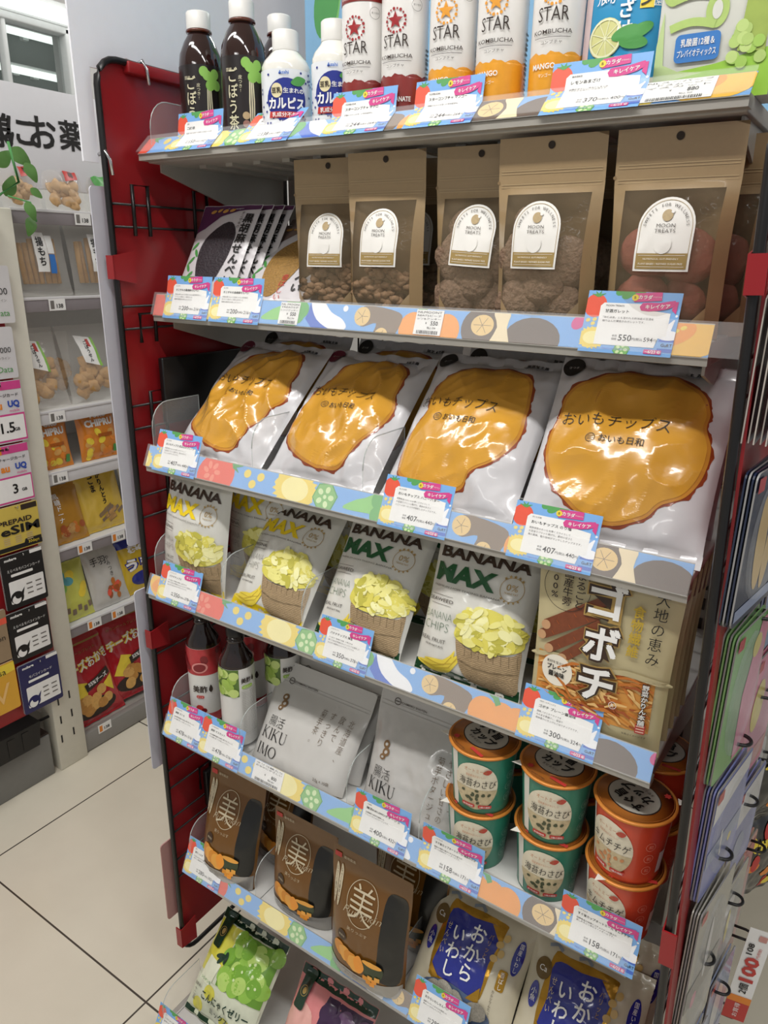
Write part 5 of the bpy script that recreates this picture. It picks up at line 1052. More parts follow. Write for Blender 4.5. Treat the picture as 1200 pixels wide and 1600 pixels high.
def okara(label, loc, lean, yaw, W, H, seed):
    fn = pillow(W, H, .055, .010, 1.1, seed, 1.2, 2.5, .03, .15); g = G(); sheet(g, fn, W, H, OB, .004)
    g.poly(smooth([(.030, .135), (.05, .142), (.11, .143), (.116, .128), (.111, .048), (.09, .040), (.05, .038), (.029, .05)], 4), fn, OBG, 2); g.poly(smooth([(.035, .130), (.07, .133), (.112, .134), (.109, .09), (.106, .048), (.07, .046), (.034, .050), (.037, .09)], 4), fn, OBL, 3, .005)
    for q in ([(.096, .136), (.115, .138), (.114, .118)], [(.030, .060), (.048, .042), (.030, .042)], [(.092, .040), (.108, .060), (.11, .040)]): g.poly(q, fn, OBG, 5)
    g.text('おから', fn, WHITE, .084, .093, ht=.070, wd=.021, layer=6, vert=True, bold=.015, smax=.005); g.text('いわし', fn, WHITE, .057, .083, ht=.062, wd=.019, layer=6, vert=True, bold=.015, smax=.005)
    g.text('せんべい', fn, PWH, .0405, .095, ht=.04, wd=.0065, layer=6, vert=True); g.text('パリッと', fn, GOLD, .1015, .110, ht=.03, wd=.006, layer=6, vert=True)
    for a, b, r in ((.115, .118, 20), (.120, .108, 80), (.113, .100, 0), (.121, .128, 60)): g.poly(ell(a, b, .0052, .0044, r, 14), fn, SOY, 6)
    g.poly(ell(.142, .112, .0070, .022, 0, 22), fn, OBL, 4); g.text('国産いわし', fn, WHITE, .142, .112, ht=.036, wd=.005, layer=5, vert=True)
    g.poly(rr(.125, .066, .137, .092, .003), fn, OBG, 4); g.text('香ばし', fn, WHITE, .131, .079, ht=.022, wd=.006, layer=5, vert=True); g.text('カルシウムたっぷり', fn, DARK, .125, .045, ht=.04, wd=.0036, layer=4, vert=True)
    g.poly(ell(.022, .118, .011, .013), fn, M('brown badge', '#6b5326', .3), 4); g.text('Ca', fn, WHITE, .022, .118, ht=.007, layer=5); g.poly(ell(.018, .085, .0065, .016), fn, OBL, 4); g.text('小魚', fn, WHITE, .018, .085, ht=.016, layer=5, vert=True)
    g.poly(ell(.075, .022, .055, .024), fn, BOWL, 4); rn = random.Random(seed)
    for i, (a, b) in enumerate(((.045, .028), (.062, .020), (.078, .030), (.096, .024), (.060, .034), (.110, .030), (.086, .014))): g.poly(ell(a, b, .0135, .0120, 0, 20, .05, i), fn, CKG[i % 2], 6+i)
    for a in (.01, .05): g.poly(stroke([(a+.012, .146), (a+.022, .150), (a+.030, .145)], .004), fn, M('sardine silver', '#8d97a3', .3), 5)
    put(g, 'sardine_cracker_bag', label, 'snack bag', loc, lean, yaw, group='blue sardine cracker bags')
okara('left blue-labelled sardine cracker bag on the second lowest shelf', (-.392, .655, zs6+.001), 40, 0, .155, .162, 71)
okara('right blue-labelled sardine cracker bag, below the red paper cups', (-.238, .655, zs6+.001), 40, 2, .155, .162, 72)
okara('blue-labelled sardine cracker bag standing behind the left one', (-.385, .735, zs6+.001), 22, 0, .150, .158, 73)
okara('blue-labelled sardine cracker bag standing behind the right one', (-.23, .735, zs6+.001), 22, 0, .150, .158, 74)

# ---- lowest shelf: konjac jelly
JG = M('jelly bag dark green', '#0f3320', .25, coat=.4); JW = M('jelly bag pale', '#d8dcc4', .2, coat=.6, bump=.35, bs=28); JY = M('pear yellow', '#d9d34a', .25, coat=.5, var=.15, vs=40); JGR = [M('jelly grape', '#93c24a', .2, coat=.5), M('jelly grape light', '#b9d970', .2, coat=.5), M('jelly grape deep', '#79ad35', .2, coat=.5)]; JPK = M('peach pink', '#e0898a', .25, coat=.5, var=.2, vs=30); JPU = [M('purple grape', '#40284a', .2, coat=.5), M('purple grape light', '#6b4a70', .2, coat=.5)]
def jelly(kind, label, loc, lean, yaw, seed):
    W, H = .155, .178; fn = pillow(W, H, .060, .010, 1.1, seed, 1.4, 2.5, .03, .1); g = G(); sheet(g, fn, W, H, JW if kind == 'g' else JPK, .004); rn = random.Random(seed)
    g.poly(rect(.001, H-.016, W-.001, H-.0005), fn, JG, 2)
    if kind == 'g':
        g.poly(rect(.001, .001, W-.001, .010), fn, JG, 2); g.poly([(.002, .075), (.002, .16), (.06, .16), (.055, .10), (.05, .075)], fn, JY, 1); g.poly(ell(.032, .115, .030, .034), fn, JY, 2)
        g.poly([(.015, .062), (.048, .060), (.056, .100), (.022, .104)], fn, M('pale jelly cube', '#e9ecd2', .15, coat=.6), 4); g.text('シロナシ味', fn, GREENI, .034, .066, wd=.03, layer=6)
        g.poly(rect(.060, .070, .152, .160), fn, M('grape shade green', '#6b9a34', .3), 3.5)
        for i in range(40): g.poly(ell(.090+rn.uniform(-.030, .058), .112+rn.uniform(-.036, .042), .0130, .0150, rn.uniform(-30, 30), 20), fn, JGR[i % 3], 4+i*.06)
        for i in range(10): g.poly(ell(.090+rn.uniform(-.02, .056), .112+rn.uniform(-.03, .036), .0022, .0025, 30, 10), fn, M('grape shine', '#d9ecb0', .2), 11)
        for a, b, r in ((.050, .108, 60), (.058, .113, 100), (.046, .112, 20)): g.poly(ell(a, b, .010, .004, r), fn, JG, 8)
        g.poly(rect(.002, .010, W-.002, .068), fn, JW, 3)
        for a, b in ((.052, .052), (.030, .022), (.10, .02)): g.poly(ell(a, b, .014, .012), fn, JY, 4)
        g.text('こんにゃくゼリー', fn, JG, .090, .046, wd=.105, ht=.0140, layer=12, bold=.03, rot=2, smax=.005); g.text('ミックス', fn, JG, .085, .028, wd=.046, ht=.010, layer=12, bold=.025, rot=2); g.text('国産果汁', fn, DARK, .022, .052, wd=.02, layer=12); g.text('十二品', fn, DARK, .018, .036, ht=.022, layer=12, vert=True)
    else:
        g.poly([(.066, .02), (.070, H-.02), (W-.002, H-.02), (W-.002, .02)], fn, JPU[0], 1); g.poly(ell(.036, .09, .032, .042, 10), fn, M('peach light', '#eab0a6', .25, coat=.4), 2)
        for i in range(26): g.poly(ell(.112+rn.uniform(-.036, .036), .095+rn.uniform(-.05, .05), .0125, n=18), fn, JPU[i % 2], 3+i*.06)
        g.poly(rr(.088, .058, .150, .074, .002), fn, KRAFT, 9); g.text('DELTA', fn, DARK, .112, .066, wd=.030, ht=.006, layer=10, bold=.01); g.text('こんにゃくゼリー', fn, WHITE, .078, .038, wd=.105, ht=.013, layer=10, bold=.03)
    g.poly(rr(.012, H-.060, .034, H-.002, .004), fn, JG, 12); ring(g, fn, GOLD, .023, H-.034, .0075, .0009, 13, n=20); g.poly(ell(.024, H-.0335, .004, .005), fn, GOLD, 13)
    put(g, 'jelly_bag', label, 'snack bag', loc, lean, yaw, group='konjac jelly bags')
jelly('g', 'green grape jelly bag leaning on the lowest shelf at the left', (-.829, .611, .1095), 42, 0, 81)
jelly('p', 'peach and purple grape jelly bag leaning on the lowest shelf', (-.628, .613, .1095), 36, 0, 82)

# ================================================================== HANGING PACKS ON THE RIGHT PANEL
def face_x(X, y0, z0): return lambda u, v, off: (X+off, y0+u, z0+v)
PK = {k: M('pack '+k, c, .25, coat=.4) for k, c in dict(navy='#1d2740', green='#7fae6c', pink='#d98aa0', lav='#7f86bd', clear='#a8a59a', blue='#8f9bb8', rose='#c98c84', yellow='#e2d06a', tan='#d8b56a', white='#dcdad8', red='#b8323a', grey='#7d7a74').items()}
PKC = M('blister pack film', '#c9ccd2', .12, bump=.3, bs=60, clear=.14, var=0)
def hang_pack(X, y0, y1, z0, z1, edge, art, label, n=4, gap=.0027, yaw=-9):
    for i in range(n):
        t = thing('card_pack', label if i == 0 else ['second', 'third', 'fourth', 'fifth'][i-1]+' card behind the '+label, 'hanging pack', (X-i*gap, y0, z0), 0, yaw+1.5*i, 'packs hung on the right side panel')
        w_, h_ = y1-y0, z1-z0; g = G(); g.prism(rr(0, 0, w_, h_, .007), -.0014, 0, edge, 'x', side=M('pack edge', '#8f8d8c', .4) if i % 2 == 0 else edge)
        if i == 0:
            f = face_x(0, 0, 0); rn = random.Random(label)
            for m, pts in art: g.poly([(a*w_, b*h_) for a, b in pts], f, PK[m], 1, .05)
            g.poly(rr(.003, h_-.016, .018, h_-.004, .001), f, PK['red'], 3, .05)
        g.build('card', t)
        if i == 0:
            g = G(); g.prism([(a*w_, b*h_) for a, b in ell(.5, .52, .40, .42, 0, 16)], .0003, .0030, PKC, 'x'); g.build('clear_blister', t)
ST = lambda a, b: [(.03, a), (.97, a), (.97, b), (.03, b)]
hang_pack(-0.0610, .600, .70, 1.118, 1.250, PK['navy'], [('tan', ell(.4, .5, .13, .33, 8)), ('tan', ell(.64, .42, .10, .28, -8)), ('blue', ST(.04, .12))], 'dark card pack with golden chips, topmost large pack', 4)
hang_pack(-0.0560, .628, .72, .945, 1.100, PK['green'], [('pink', [(.55, .03), (.97, .03), (.97, .97), (.72, .97), (.5, .5)]), ('yellow', ell(.7, .8, .12, .08))], 'green and pink card pack below the golden chip pack', 5)
hang_pack(-0.0495, .640, .74, .800, .935, PK['lav'], [('white', [(.02, .70), (.97, .82), (.97, .97), (.02, .97)]), ('blue', ST(.3, .45)), ('white', stroke([(.4, .5), (.45, .25)], .05)), ('yellow', ell(.7, .3, .05, .04))], 'lavender card pack with a white top below the green pack', 5)
hang_pack(-0.0430, .640, .74, .575, .790, PK['clear'], [('grey', ST(.35, .5)), ('white', ell(.5, .62, .06, .2)), ('pink', ell(.3, .35, .08, .05))], 'clear grey pack below the lavender card pack', 4)
hang_pack(-0.0380, .640, .74, .350, .565, PK['blue'], [('lav', ST(.1, .35)), ('white', ell(.4, .6, .12, .22)), ('pink', ell(.5, .12, .2, .06))], 'bluish bag pack near the floor on the right panel', 4)
hang_pack(-0.0500, .76, .85, 1.02, 1.26, PK['blue'], [('white', ST(.3, .55)), ('rose', ST(.6, .9))], 'blue pack hung behind the golden chip pack', 3)
hang_pack(-0.0460, .775, .87, .845, 1.01, PK['pink'], [('yellow', ell(.3, .6, .2, .2)), ('rose', ST(.05, .2))], 'pink pack hung behind the green pack', 3)
hang_pack(-0.0390, .785, .88, .70, .835, PK['lav'], [('white', ST(.6, .95)), ('blue', ell(.4, .3, .2, .15))], 'lavender pack hung behind the white-topped lavender pack', 3)
hang_pack(-0.0340, .79, .88, .555, .69, PK['clear'], [('yellow', ell(.5, .4, .07, .2)), ('white', ell(.4, .7, .2, .1))], 'clear pack in the second hook row beside the grey pack', 3)
hang_pack(-0.0270, .79, .88, .37, .545, PK['blue'], [('white', ell(.5, .6, .2, .25)), ('lav', ST(.05, .3))], 'pale blue pack in the second hook row above the floor', 3)
hang_pack(-.0300, .91, .98, .40, .66, PK['rose'], [('red', ST(.75, .95)), ('tan', ST(.05, .2))], 'long rosy pack in the rear hook row behind the price tag', 3)
hang_pack(-.0400, .90, .98, .69, .85, PK['clear'], [('rose', ST(.2, .4)), ('white', ell(.5, .7, .2, .15))], 'clear pack in the rear hook row', 3)
# thin cards hung edge on, top right
for i in range(6):
    g = G(); g.prism([(.0, 0), (.08, 0), (.08, .105), (.03, .118), (.0, .105)], 0, .0010, PK['navy'] if i % 2 else PK['grey'], 'x', side=M('thin card edge', '#b5aca4', .5))
    put(g, 'thin_card', ['thin card hung edge-on, nearest the red panel', 'thin card hung edge-on, second from the red panel', 'thin card hung edge-on, third from the red panel', 'thin card hung edge-on, fourth from the red panel', 'thin card hung edge-on, fifth from the red panel', 'thin card hung edge-on, outermost of the six'][i], 'card', (-.0775+i*.0042, .600+.004*(i % 2), 1.272), group='thin cards on the right panel')
def peg(y, z, tip, label):
    px_ = -.0426-(z-.2)*.0367+.011; t = thing('display_hook', label, 'hook', (px_, y, z), group='black display hooks'); L = tip-px_; rs = .0095
    g = G(); pts = [(0, -rs, 0), (L-rs, -rs, .004)]+[(L-rs+rs*math.sin(rad(a)), -rs*math.cos(rad(a)), .004) for a in range(20, 161, 20)]+[(L-rs, rs, .004), (0, rs, 0)]
    g.tube(pts, .0019, BWIRE, 8); g.build('hook_wire', t)
    g = G(); g.box(-.0015, .0005, -.012, .012, -.006, .008, BWIRE, .0005); g.build('hook_plate', t)
for y, z, tip, lb in ((.66, 1.229, -.058, 'topmost hook, holding the golden chip pack'), (.70, 1.092, -.048, 'hook holding the green and pink pack'), (.70, .957, -.046, 'hook above the white-topped lavender pack'), (.70, .820, -.042, 'hook between the lavender and clear grey packs'), (.70, .679, -.038, 'hook across the clear grey pack'),
                      (.82, .948, -.038, 'second-row hook at the pink pack'), (.82, .807, -.033, 'second-row hook at the lavender pack'), (.82, .663, -.026, 'second-row hook at the clear pack'), (.82, .520, -.019, 'second-row hook at the pale blue pack'),
                      (.94, .795, -.026, 'rear hook at the clear pack'), (.94, .654, -.016, 'rear hook above the rosy pack'), (.94, .504, -.008, 'rear hook carrying the red price tag'), (.94, .357, -.004, 'lowest rear hook')):
    peg(y, z, tip+.011, 'black wire '+lb)
# red and white price tag
g = G(); tf = lambda u, v, off: (u, -off, v)
g.box(0, .030, 0, .0008, 0, .170, WHITE); q = [(0, 0), (.030, 0), (.030, .040), (0, .040)]; g.poly(q, tf, RED, 1, 1); g.poly([(0, .034), (.030, .034), (.030, .046), (0, .046)], tf, ORANGE, 2, 1)
g.text('2個', tf, BLACK, .015, .062, ht=.0115, rot=90, layer=3, bold=.02, wd=.018); g.text('100', tf, RED, .015, .098, wd=.046, ht=.019, rot=90, layer=3, bold=.04); g.text('円(税抜)', tf, RED, .020, .131, wd=.018, ht=.005, rot=90, layer=3); g.text('108', tf, BLACK, .008, .135, wd=.020, ht=.008, rot=90, layer=3, bold=.02)
g.poly(rr(.014, .152, .024, .162, .001), tf, PK['rose'], 3, 1); g.text('お買得', tf, WHITE, .015, .020, wd=.026, ht=.007, rot=90, layer=3)
put(g, 'price_tag', 'white and red price tag reading 100 yen at the end of a rear hook', 'price tag', (-.013, .915, .375), 0, 14, tip=4)
# yellow and black bags at the far right edge
for i, (z, lb) in enumerate(((.60, 'upper black and yellow snack bag at the far right edge'), (.44, 'lower black and yellow snack bag at the far right edge'))):
    fn = pillow(.11, .16, .03, .008, 1, 90+i, 1); g = G(); sheet(g, fn, .11, .16, M('black snack film', '#1c1a18', .2, coat=.6, bump=.4, bs=40)); rn = random.Random(i)
    for q in range(9): g.poly(ell(.055+rn.uniform(-.04, .04), .08+rn.uniform(-.06, .06), .016, .008, rn.uniform(0, 180), 10), fn, [YEL, RED, ORANGE][q % 3], 1+q % 4)
    g.text('メガ盛り', fn, YEL, .055, .11, wd=.08, ht=.022, layer=7, bold=.05); put(g, 'snack_bag', lb, 'snack bag', (-.045, 1.05, z), 0, 60, group='black and yellow snack bags')

# ================================================================== REAR SHELF SEEN THROUGH THE GAPS
t = thing('rear_shelving', 'pale shelving of the next aisle seen through the gap by the right panel', 'shelving unit', (-.2, 1.75, 0))
g = G(); g.box(-1.0, 1.0, .28, .30, 0, 1.62, METALW); g.build('back_panel', t)
for z in (.45, .75, 1.02, 1.25, 1.455, 1.60):
    g = G(); g.box(-1.0, 1.0, -.14, .28, z-.012, z, METALW, .002); g.box(-1.0, 1.0, -.145, -.14, z-.035, z, METALW); g.build('shelf_board', t)
for x, wd, h, c, tx, lb in ((-.29, .075, .085, '#d9d2cc', 'ROX', 'white box with a red panel on the next aisle shelf'), (-.21, .07, .09, '#b83a3a', 'GUM', 'red box on the next aisle shelf'), (-.38, .07, .08, '#cfc9bd', 'TEA', 'cream box on the next aisle shelf'), (-.47, .07, .08, '#8fa4a8', 'MINT', 'pale blue box on the next aisle shelf')):
    t = thing('candy_box', lb, 'box', (x, 1.612, 1.457)); g = G(); m = M('candy box '+tx, c, .4); g.box(0, wd, 0, .05, 0, h, m, .001); g.poly(rect(.002, .004, wd-.002, h*.55), flat, RED, 1, 1); g.text(tx, flat, WHITE, wd/2, h*.30, wd=wd*.7, ht=.022, layer=2, bold=.05); g.poly(ell(wd*.7, h*.72, .014, .012), flat, GREENI, 1, 1); g.build('box_body', t)
    g = G(); g.box(.004, wd-.004, .002, .048, h-.0004, h+.0012, m, .0005); g.build('top_flap', t)
for k, (x, z, c) in enumerate(((-.62, 1.032, '#b9a070'), (-.50, 1.032, '#8d9c88'), (-.38, 1.032, '#bba9a0'), (-.26, 1.032, '#9aa5ad'), (-.30, 1.262, '#a7a9ac'), (-.20, 1.262, '#b4b6b8'))):
    fn = pillow(.10, .17, .04, .008, 1, 110+k, 1); g = G(); sheet(g, fn, .10, .17, M('aisle bag %d' % k, c, .25, coat=.4, bump=.3, bs=40), .008)
    put(g, 'snack_bag', ['tan bag on the next aisle shelf', 'grey green bag on the next aisle shelf', 'pinkish bag on the next aisle shelf', 'grey blue bag on the next aisle shelf', 'silver bag on the next aisle upper shelf', 'pale silver bag on the next aisle upper shelf, nearest the right panel'][k], 'snack bag', (x, 1.64, z-.0115), 4, 0, 'bags on the next aisle shelf')

# ================================================================== SNACK GONDOLA ON THE LEFT
BX = -1.74
t = thing('snack_gondola', 'white snack gondola along the left wall with six shelves', 'shelving unit', (BX, 1.2, 0))
def L_(x0, x1, y0, y1, z0, z1): return (x0-BX, x1-BX, y0-1.2, y1-1.2, z0, z1)
g = G(); g.box(*L_(-2.13, -2.11, .98, 2.3, 0, 1.72), METALW); g.build('back_panel', t)
g = G(); g.box(*L_(BX-.02, BX+.002, 1.03, 2.3, .004, .062), M('plinth grey', '#8e8b86', .45), .001); g.box(*L_(-2.1, BX-.02, 1.03, 2.3, .0, .06), METAL); g.build('base_plinth', t)
g = G(); g.box(*L_(BX-.05, BX+.012, .945, 1.032, 0, 1.5), CREAM, .003)
for k, (y, z) in enumerate(((.965, .16), (1.0, .165), (.96, .10), (.998, .105), (.965, .22), (1.0, .225))): g.box(*L_(BX+.0115, BX+.0128, y-.0022, y+.0022, z-.012, z+.012), BLACK)
g.build('upright', t)
RAILG = M('price channel grey', '#8b8486', .35); LIP = M('shelf lip white', '#d4d2d3', .35)
for z, a in ((1.502, 1), (1.300, 1), (1.022, 0), (.862, 0), (.648, 1), (.415, 1)):
    g = G(); g.box(*L_(-2.10, BX-.004, 1.034, 2.28, z-.02, z), METALW, .002); g.box(*L_(BX-.004, BX, 1.034, 2.28, z-.034, z-.004), RAILG if a else LIP, .001); g.box(*L_(BX-.006, BX+.002, 1.034, 2.28, z-.006, z+.001), LIP, .001); g.build('shelf_board', t)
for y, z in ((1.20, 1.485), (1.10, 1.282), (1.25, 1.282), (1.06, 1.005), (1.045, .845), (1.09, .632), (1.20, .632), (1.09, .398), (1.17, .398), (1.27, .398), (1.08, .055)):
    g = G(); g.poly([(0, -.014), (.045, -.014), (.045, .014), (0, .014)], lambda u, v, off: (BX+.003+off-BX, y+u-1.2, z+v), WHITE, 1, 1); g.poly([(0, -.014), (0, .014), (.045, .014), (.045, -.014)], lambda u, v, off: (BX+.0025-BX, y+u-1.2, z+v), WHITE, 0, 1)
    g.poly(rr(.004, -.010, .014, .010, .001), lambda u, v, off: (BX+.003+off-BX, y+u-1.2, z+v), ORANGE if z < .7 else GREYI, 2, 1); g.text('138', lambda u, v, off: (BX+.003+off-BX, y+u-1.2, z+v), BLACK, .029, -.003, wd=.018, layer=2, bold=.02); g.build('price_ticket', t)
# lettered sign above
t = thing('aisle_sign', 'long white sign with large black lettering above the snack gondola', 'sign', (-1.79, .3, 1.55)); g = G(); g.box(0, .012, 0, 1.75, 0, .222, M('sign white', '#e6e6ea', .5, var=.02), .001); g.build('sign_board', t)
g = G(); sf = lambda u, v, off: (.0125+off, u-.3, v-1.55)
for ch, y, z, h in (('様', 1.050, 1.668, .070), ('に', 1.108, 1.671, .058), ('お', 1.168, 1.676, .066), ('薬', 1.246, 1.678, .066)): g.text(ch, sf, BLACK, y, z, ht=h, wd=h*1.02, layer=1, bold=.026)
g.build('black_lettering', t)
g = G()
for yy in (.1, 1.6): g.box(-.012, 0, yy, yy+.03, .02, .20, METALW)
g.build('mounting_bracket', t)

# products facing the aisle (+x)
CRK = M('fried cracker', '#c2965a', .6, var=.35, vs=70, bump=.5, bs=90); STICKM = M('fried stick', '#b98d50', .6, var=.3, vs=60, bump=.3, bs=120); PLUM = M('plum crackers', '#cfa877', .55, var=.4, vs=60)
def clear_bag(W, H, T, seed, content, label, loc, lean=10, yaw=90, art=None):
    t = thing('cracker_bag', label, 'snack bag', loc, lean, yaw, 'clear cracker bags on the left gondola'); fn = pillow(W, H, T, .008, 1, seed, 1.3); rn = random.Random(seed)
    g = G()
    if content == 'stick':
        for i in range(7): x = W*(.2+.6*i/6); g.tube([(x-.002, rn.uniform(-.004, .004), H*.16), (x+rn.uniform(-.004, .004), rn.uniform(-.004, .004), H*rn.uniform(.66, .76))], W*.045, STICKM, 8)
    else:
        for i in range(16): u, v = W*rn.uniform(.2, .8), H*rn.uniform(.12, .55); g.ball((u, -.3*(-fn(u, v, 0)[1])+rn.uniform(-.004, .004), v), W*.13, T*.16, W*.12, CRK if content == 'c' else PLUM, .5, i+seed, 2)
    g.build('rice_cracker', t)
    g = G(); sheet(g, fn, W, H, FILM, .006)
    if art: art(g, fn, W, H)
    g.build('clear_film', t)
def art_red(g, fn, W, H): g.poly([(W*.5, H*.62), (W*.86, H*.70), (W*.84, H*.97), (W*.55, H*.95)], fn, RED, 1); g.text('梅', fn, DARK, W*.7, H*.8, ht=H*.14, layer=2, bold=.03)
def art_stick(g, fn, W, H): g.poly(rect(W*.36, H*.30, W*.58, H*.80), fn, WHITE, 1); g.text('揚もち', fn, BLACK, W*.47, H*.56, ht=H*.36, wd=W*.13, layer=2, vert=True, bold=.03); g.poly(rect(W*.60, H*.28, W*.72, H*.52), fn, M('blue ticket', '#3d7fd0', .4), 1); g.poly(rect(W*.585, H*.53, W*.72, H*.76), fn, WHITE, 1)
def art_crk(g, fn, W, H): g.poly([(W*.34, H*.50), (W*.62, H*.44), (W*.56, H*.82), (W*.26, H*.86)], fn, WHITE, 1); g.poly([(W*.62, H*.44), (W*.68, H*.43), (W*.61, H*.82), (W*.56, H*.82)], fn, LGREEN, 1); g.text('ごぼうせん', fn, BLACK, W*.46, H*.64, ht=H*.28, wd=W*.075, layer=2, vert=True, bold=.03, rot=8); g.poly([(W*.47, H*.70), (W*.54, H*.69), (W*.52, H*.80), (W*.46, H*.80)], fn, RED, 2)
g_ = 'left gondola'
clear_bag(.10, .105, .04, 201, 'p', 'clear bag with a red corner label, first on the top gondola shelf, by the leaves', (-1.765, 1.035, 1.504), 12, art=art_red)
clear_bag(.115, .105, .04, 202, 'p', 'clear bag with a red corner label, second on the top gondola shelf', (-1.765, 1.145, 1.504), 12, art=art_red)
clear_bag(.10, .10, .04, 203, 'p', 'clear bag on the top gondola shelf, next to the red side panel', (-1.765, 1.268, 1.504), 12, art=lambda g, fn, W, H: g.poly(ell(W*.4, H*.75, W*.25, H*.2), fn, GREENI, 1))
clear_bag(.150, .185, .045, 204, 'stick', 'clear bag of fried sticks with a blue ticket, left on its gondola shelf', (-1.765, 1.040, 1.302), 8, art=art_stick)
clear_bag(.150, .185, .045, 205, 'stick', 'clear bag of fried sticks beside the red panel', (-1.765, 1.195, 1.302), 8, art=art_stick)
clear_bag(.140, .205, .05, 206, 'c', 'clear bag of brown crackers, left on its gondola shelf', (-1.765, 1.005, 1.024), 14, art=art_crk)
clear_bag(.155, .205, .05, 207, 'c', 'clear bag of brown crackers beside the red panel', (-1.765, 1.150, 1.024), 14, art=art_crk)
clear_bag(.14, .18, .04, 208, 'c', 'clear bag of crackers standing behind the two front cracker bags', (-1.86, 1.09, 1.024), 6)
CHO = M('orange snack film', '#d9852f', .25, coat=.5, var=.1, bump=.3, bs=30); CHOD = M('dark orange snack film', '#a85a1c', .25)
def plain(W, H, T, seed, mat, label, loc, lean, art, yaw=90, step=.006):
    fn = pillow(W, H, T, .008, 1, seed, 1.2); g = G(); sheet(g, fn, W, H, mat, step); art(g, fn, W, H, random.Random(seed)); put(g, 'snack_bag', label, 'snack bag', loc, lean, yaw, 'snack bags on the left gondola')
def a_chip(g, fn, W, H, rn):
    g.poly(rect(.001, H*.88, W-.001, H-.001), fn, CHOD, 1); g.text('YORO', fn, WHITE, W*.5, H*.80, wd=W*.46, ht=H*.10, layer=3, bold=.06); g.text('CHIPRU', fn, WHITE, W*.5, H*.66, wd=W*.72, ht=H*.13, layer=3, bold=.05)
    for i in range(14): g.poly(ell(W*rn.uniform(.15, .85), H*rn.uniform(.06, .5), W*.10, W*.07, rn.uniform(0, 180), 12), fn, [YEL, CHIPM, ORANGE][i % 3], 1+i*.06)
    g.poly(rect(W*.42, H*.40, W*.80, H*.46), fn, CHOD, 6); g.poly(rr(W*.80, H*.08, W*.92, H*.22, .003), fn, GREENI, 6)
CHIPM = M('baked chip', '#d9a45a', .45)
plain(.118, .150, .04, 211, CHO, 'orange chip bag, left on its gondola shelf', (-1.765, 1.012, .863), 8, a_chip)
plain(.125, .152, .04, 212, CHO, 'orange chip bag beside the red panel', (-1.765, 1.155, .863), 8, a_chip)
plain(.10, .135, .03, 213, CHO, 'orange chip bag set back between the two front orange bags', (-1.85, 1.08, .863), 4, a_chip)
def a_brown(g, fn, W, H, rn):
    g.text('黒糖ドーナツ棒'[:5], fn, WHITE, W*.42, H*.62, ht=H*.5, wd=W*.13, layer=2, vert=True, bold=.02)
    for i in range(16): g.poly(ell(W*.6+rn.gauss(0, W*.10), H*.22+rn.gauss(0, H*.05), W*.085, W*.07, rn.uniform(0, 180), 12), fn, [CRK, FRY[0], FRY[3]][i % 3], 2+i*.06)
plain(.135, .160, .04, 214, M('ochre snack film', '#b5812a', .25, coat=.5, bump=.3, bs=30), 'ochre brown snack bag with white lettering on the left gondola', (-1.765, 1.015, .650), 14, a_brown)
def a_yel(g, fn, W, H, rn):
    g.text('ごま', fn, BLACK, W*.40, H*.68, ht=H*.22, wd=W*.1, layer=2, vert=True, bold=.03); g.text('かりんとう', fn, BLACK, W*.56, H*.60, ht=H*.46, wd=W*.09, layer=2, vert=True, bold=.04)
    for i in range(18): a = W*.62+rn.gauss(0, W*.12); b = H*.2+rn.gauss(0, H*.05); g.poly(stroke([(a-.012, b-.006), (a+.012, b+.006)], .010), fn, [BURD, KRAFTD, CRK][i % 3], 2+i*.06)
plain(.165, .200, .045, 215, M('yellow snack film', '#dcb949', .22, coat=.5, bump=.3, bs=30), 'large yellow snack bag with black lettering on the left gondola', (-1.775, 1.125, .650), 14, a_yel)
plain(.12, .19, .04, 216, M('pale snack film', '#cfc9b4', .22, coat=.5, bump=.3, bs=30), 'pale snack bag between the yellow bag and the red panel', (-1.775, 1.290, .650), 12, lambda g, fn, W, H, rn: g.poly(ell(W*.4, H*.4, W*.25, H*.16), fn, YEL, 1))
def a_lemon(g, fn, W, H, rn):
    for i in range(9): g.poly(ell(W*rn.uniform(.12, .88), H*rn.uniform(.4, .92), W*.13, W*.10, rn.uniform(0, 180), 12), fn, [YEL, LGREEN, M('teal sprig', '#5fa9b5', .4)][i % 3], 1+i*.06)
    for i in range(6): g.poly(rr(W*(.12+.15*i), H*(.10+.05*(i % 2)), W*(.22+.15*i), H*(.2+.05*(i % 2)), .002), fn, BURD, 4)
plain(.125, .170, .035, 217, M('lemon snack film', '#cfd062', .22, coat=.5, bump=.3, bs=30), 'yellow green snack bag, left on its gondola shelf', (-1.765, 1.012, .417), 14, a_lemon)
def a_jerky(g, fn, W, H, rn):
    g.text('手羽', fn, BLACK, W*.35, H*.78, wd=W*.4, layer=2); g.text('やみつき', fn, BLACK, W*.6, H*.66, ht=H*.34, wd=W*.10, layer=2, vert=True)
    for i in range(14): g.poly(ell(W*.6+rn.gauss(0, W*.10), H*.26+rn.gauss(0, H*.06), W*.09, W*.06, rn.uniform(0, 180), 10), fn, [TOM, FRY[3], FRY[0]][i % 3], 2+i*.06)
plain(.125, .180, .035, 218, M('white jerky film', '#c9c6bf', .22, coat=.5, bump=.3, bs=30), 'whitish snack bag with red meat picture on the left gondola', (-1.765, 1.135, .417), 14, a_jerky)
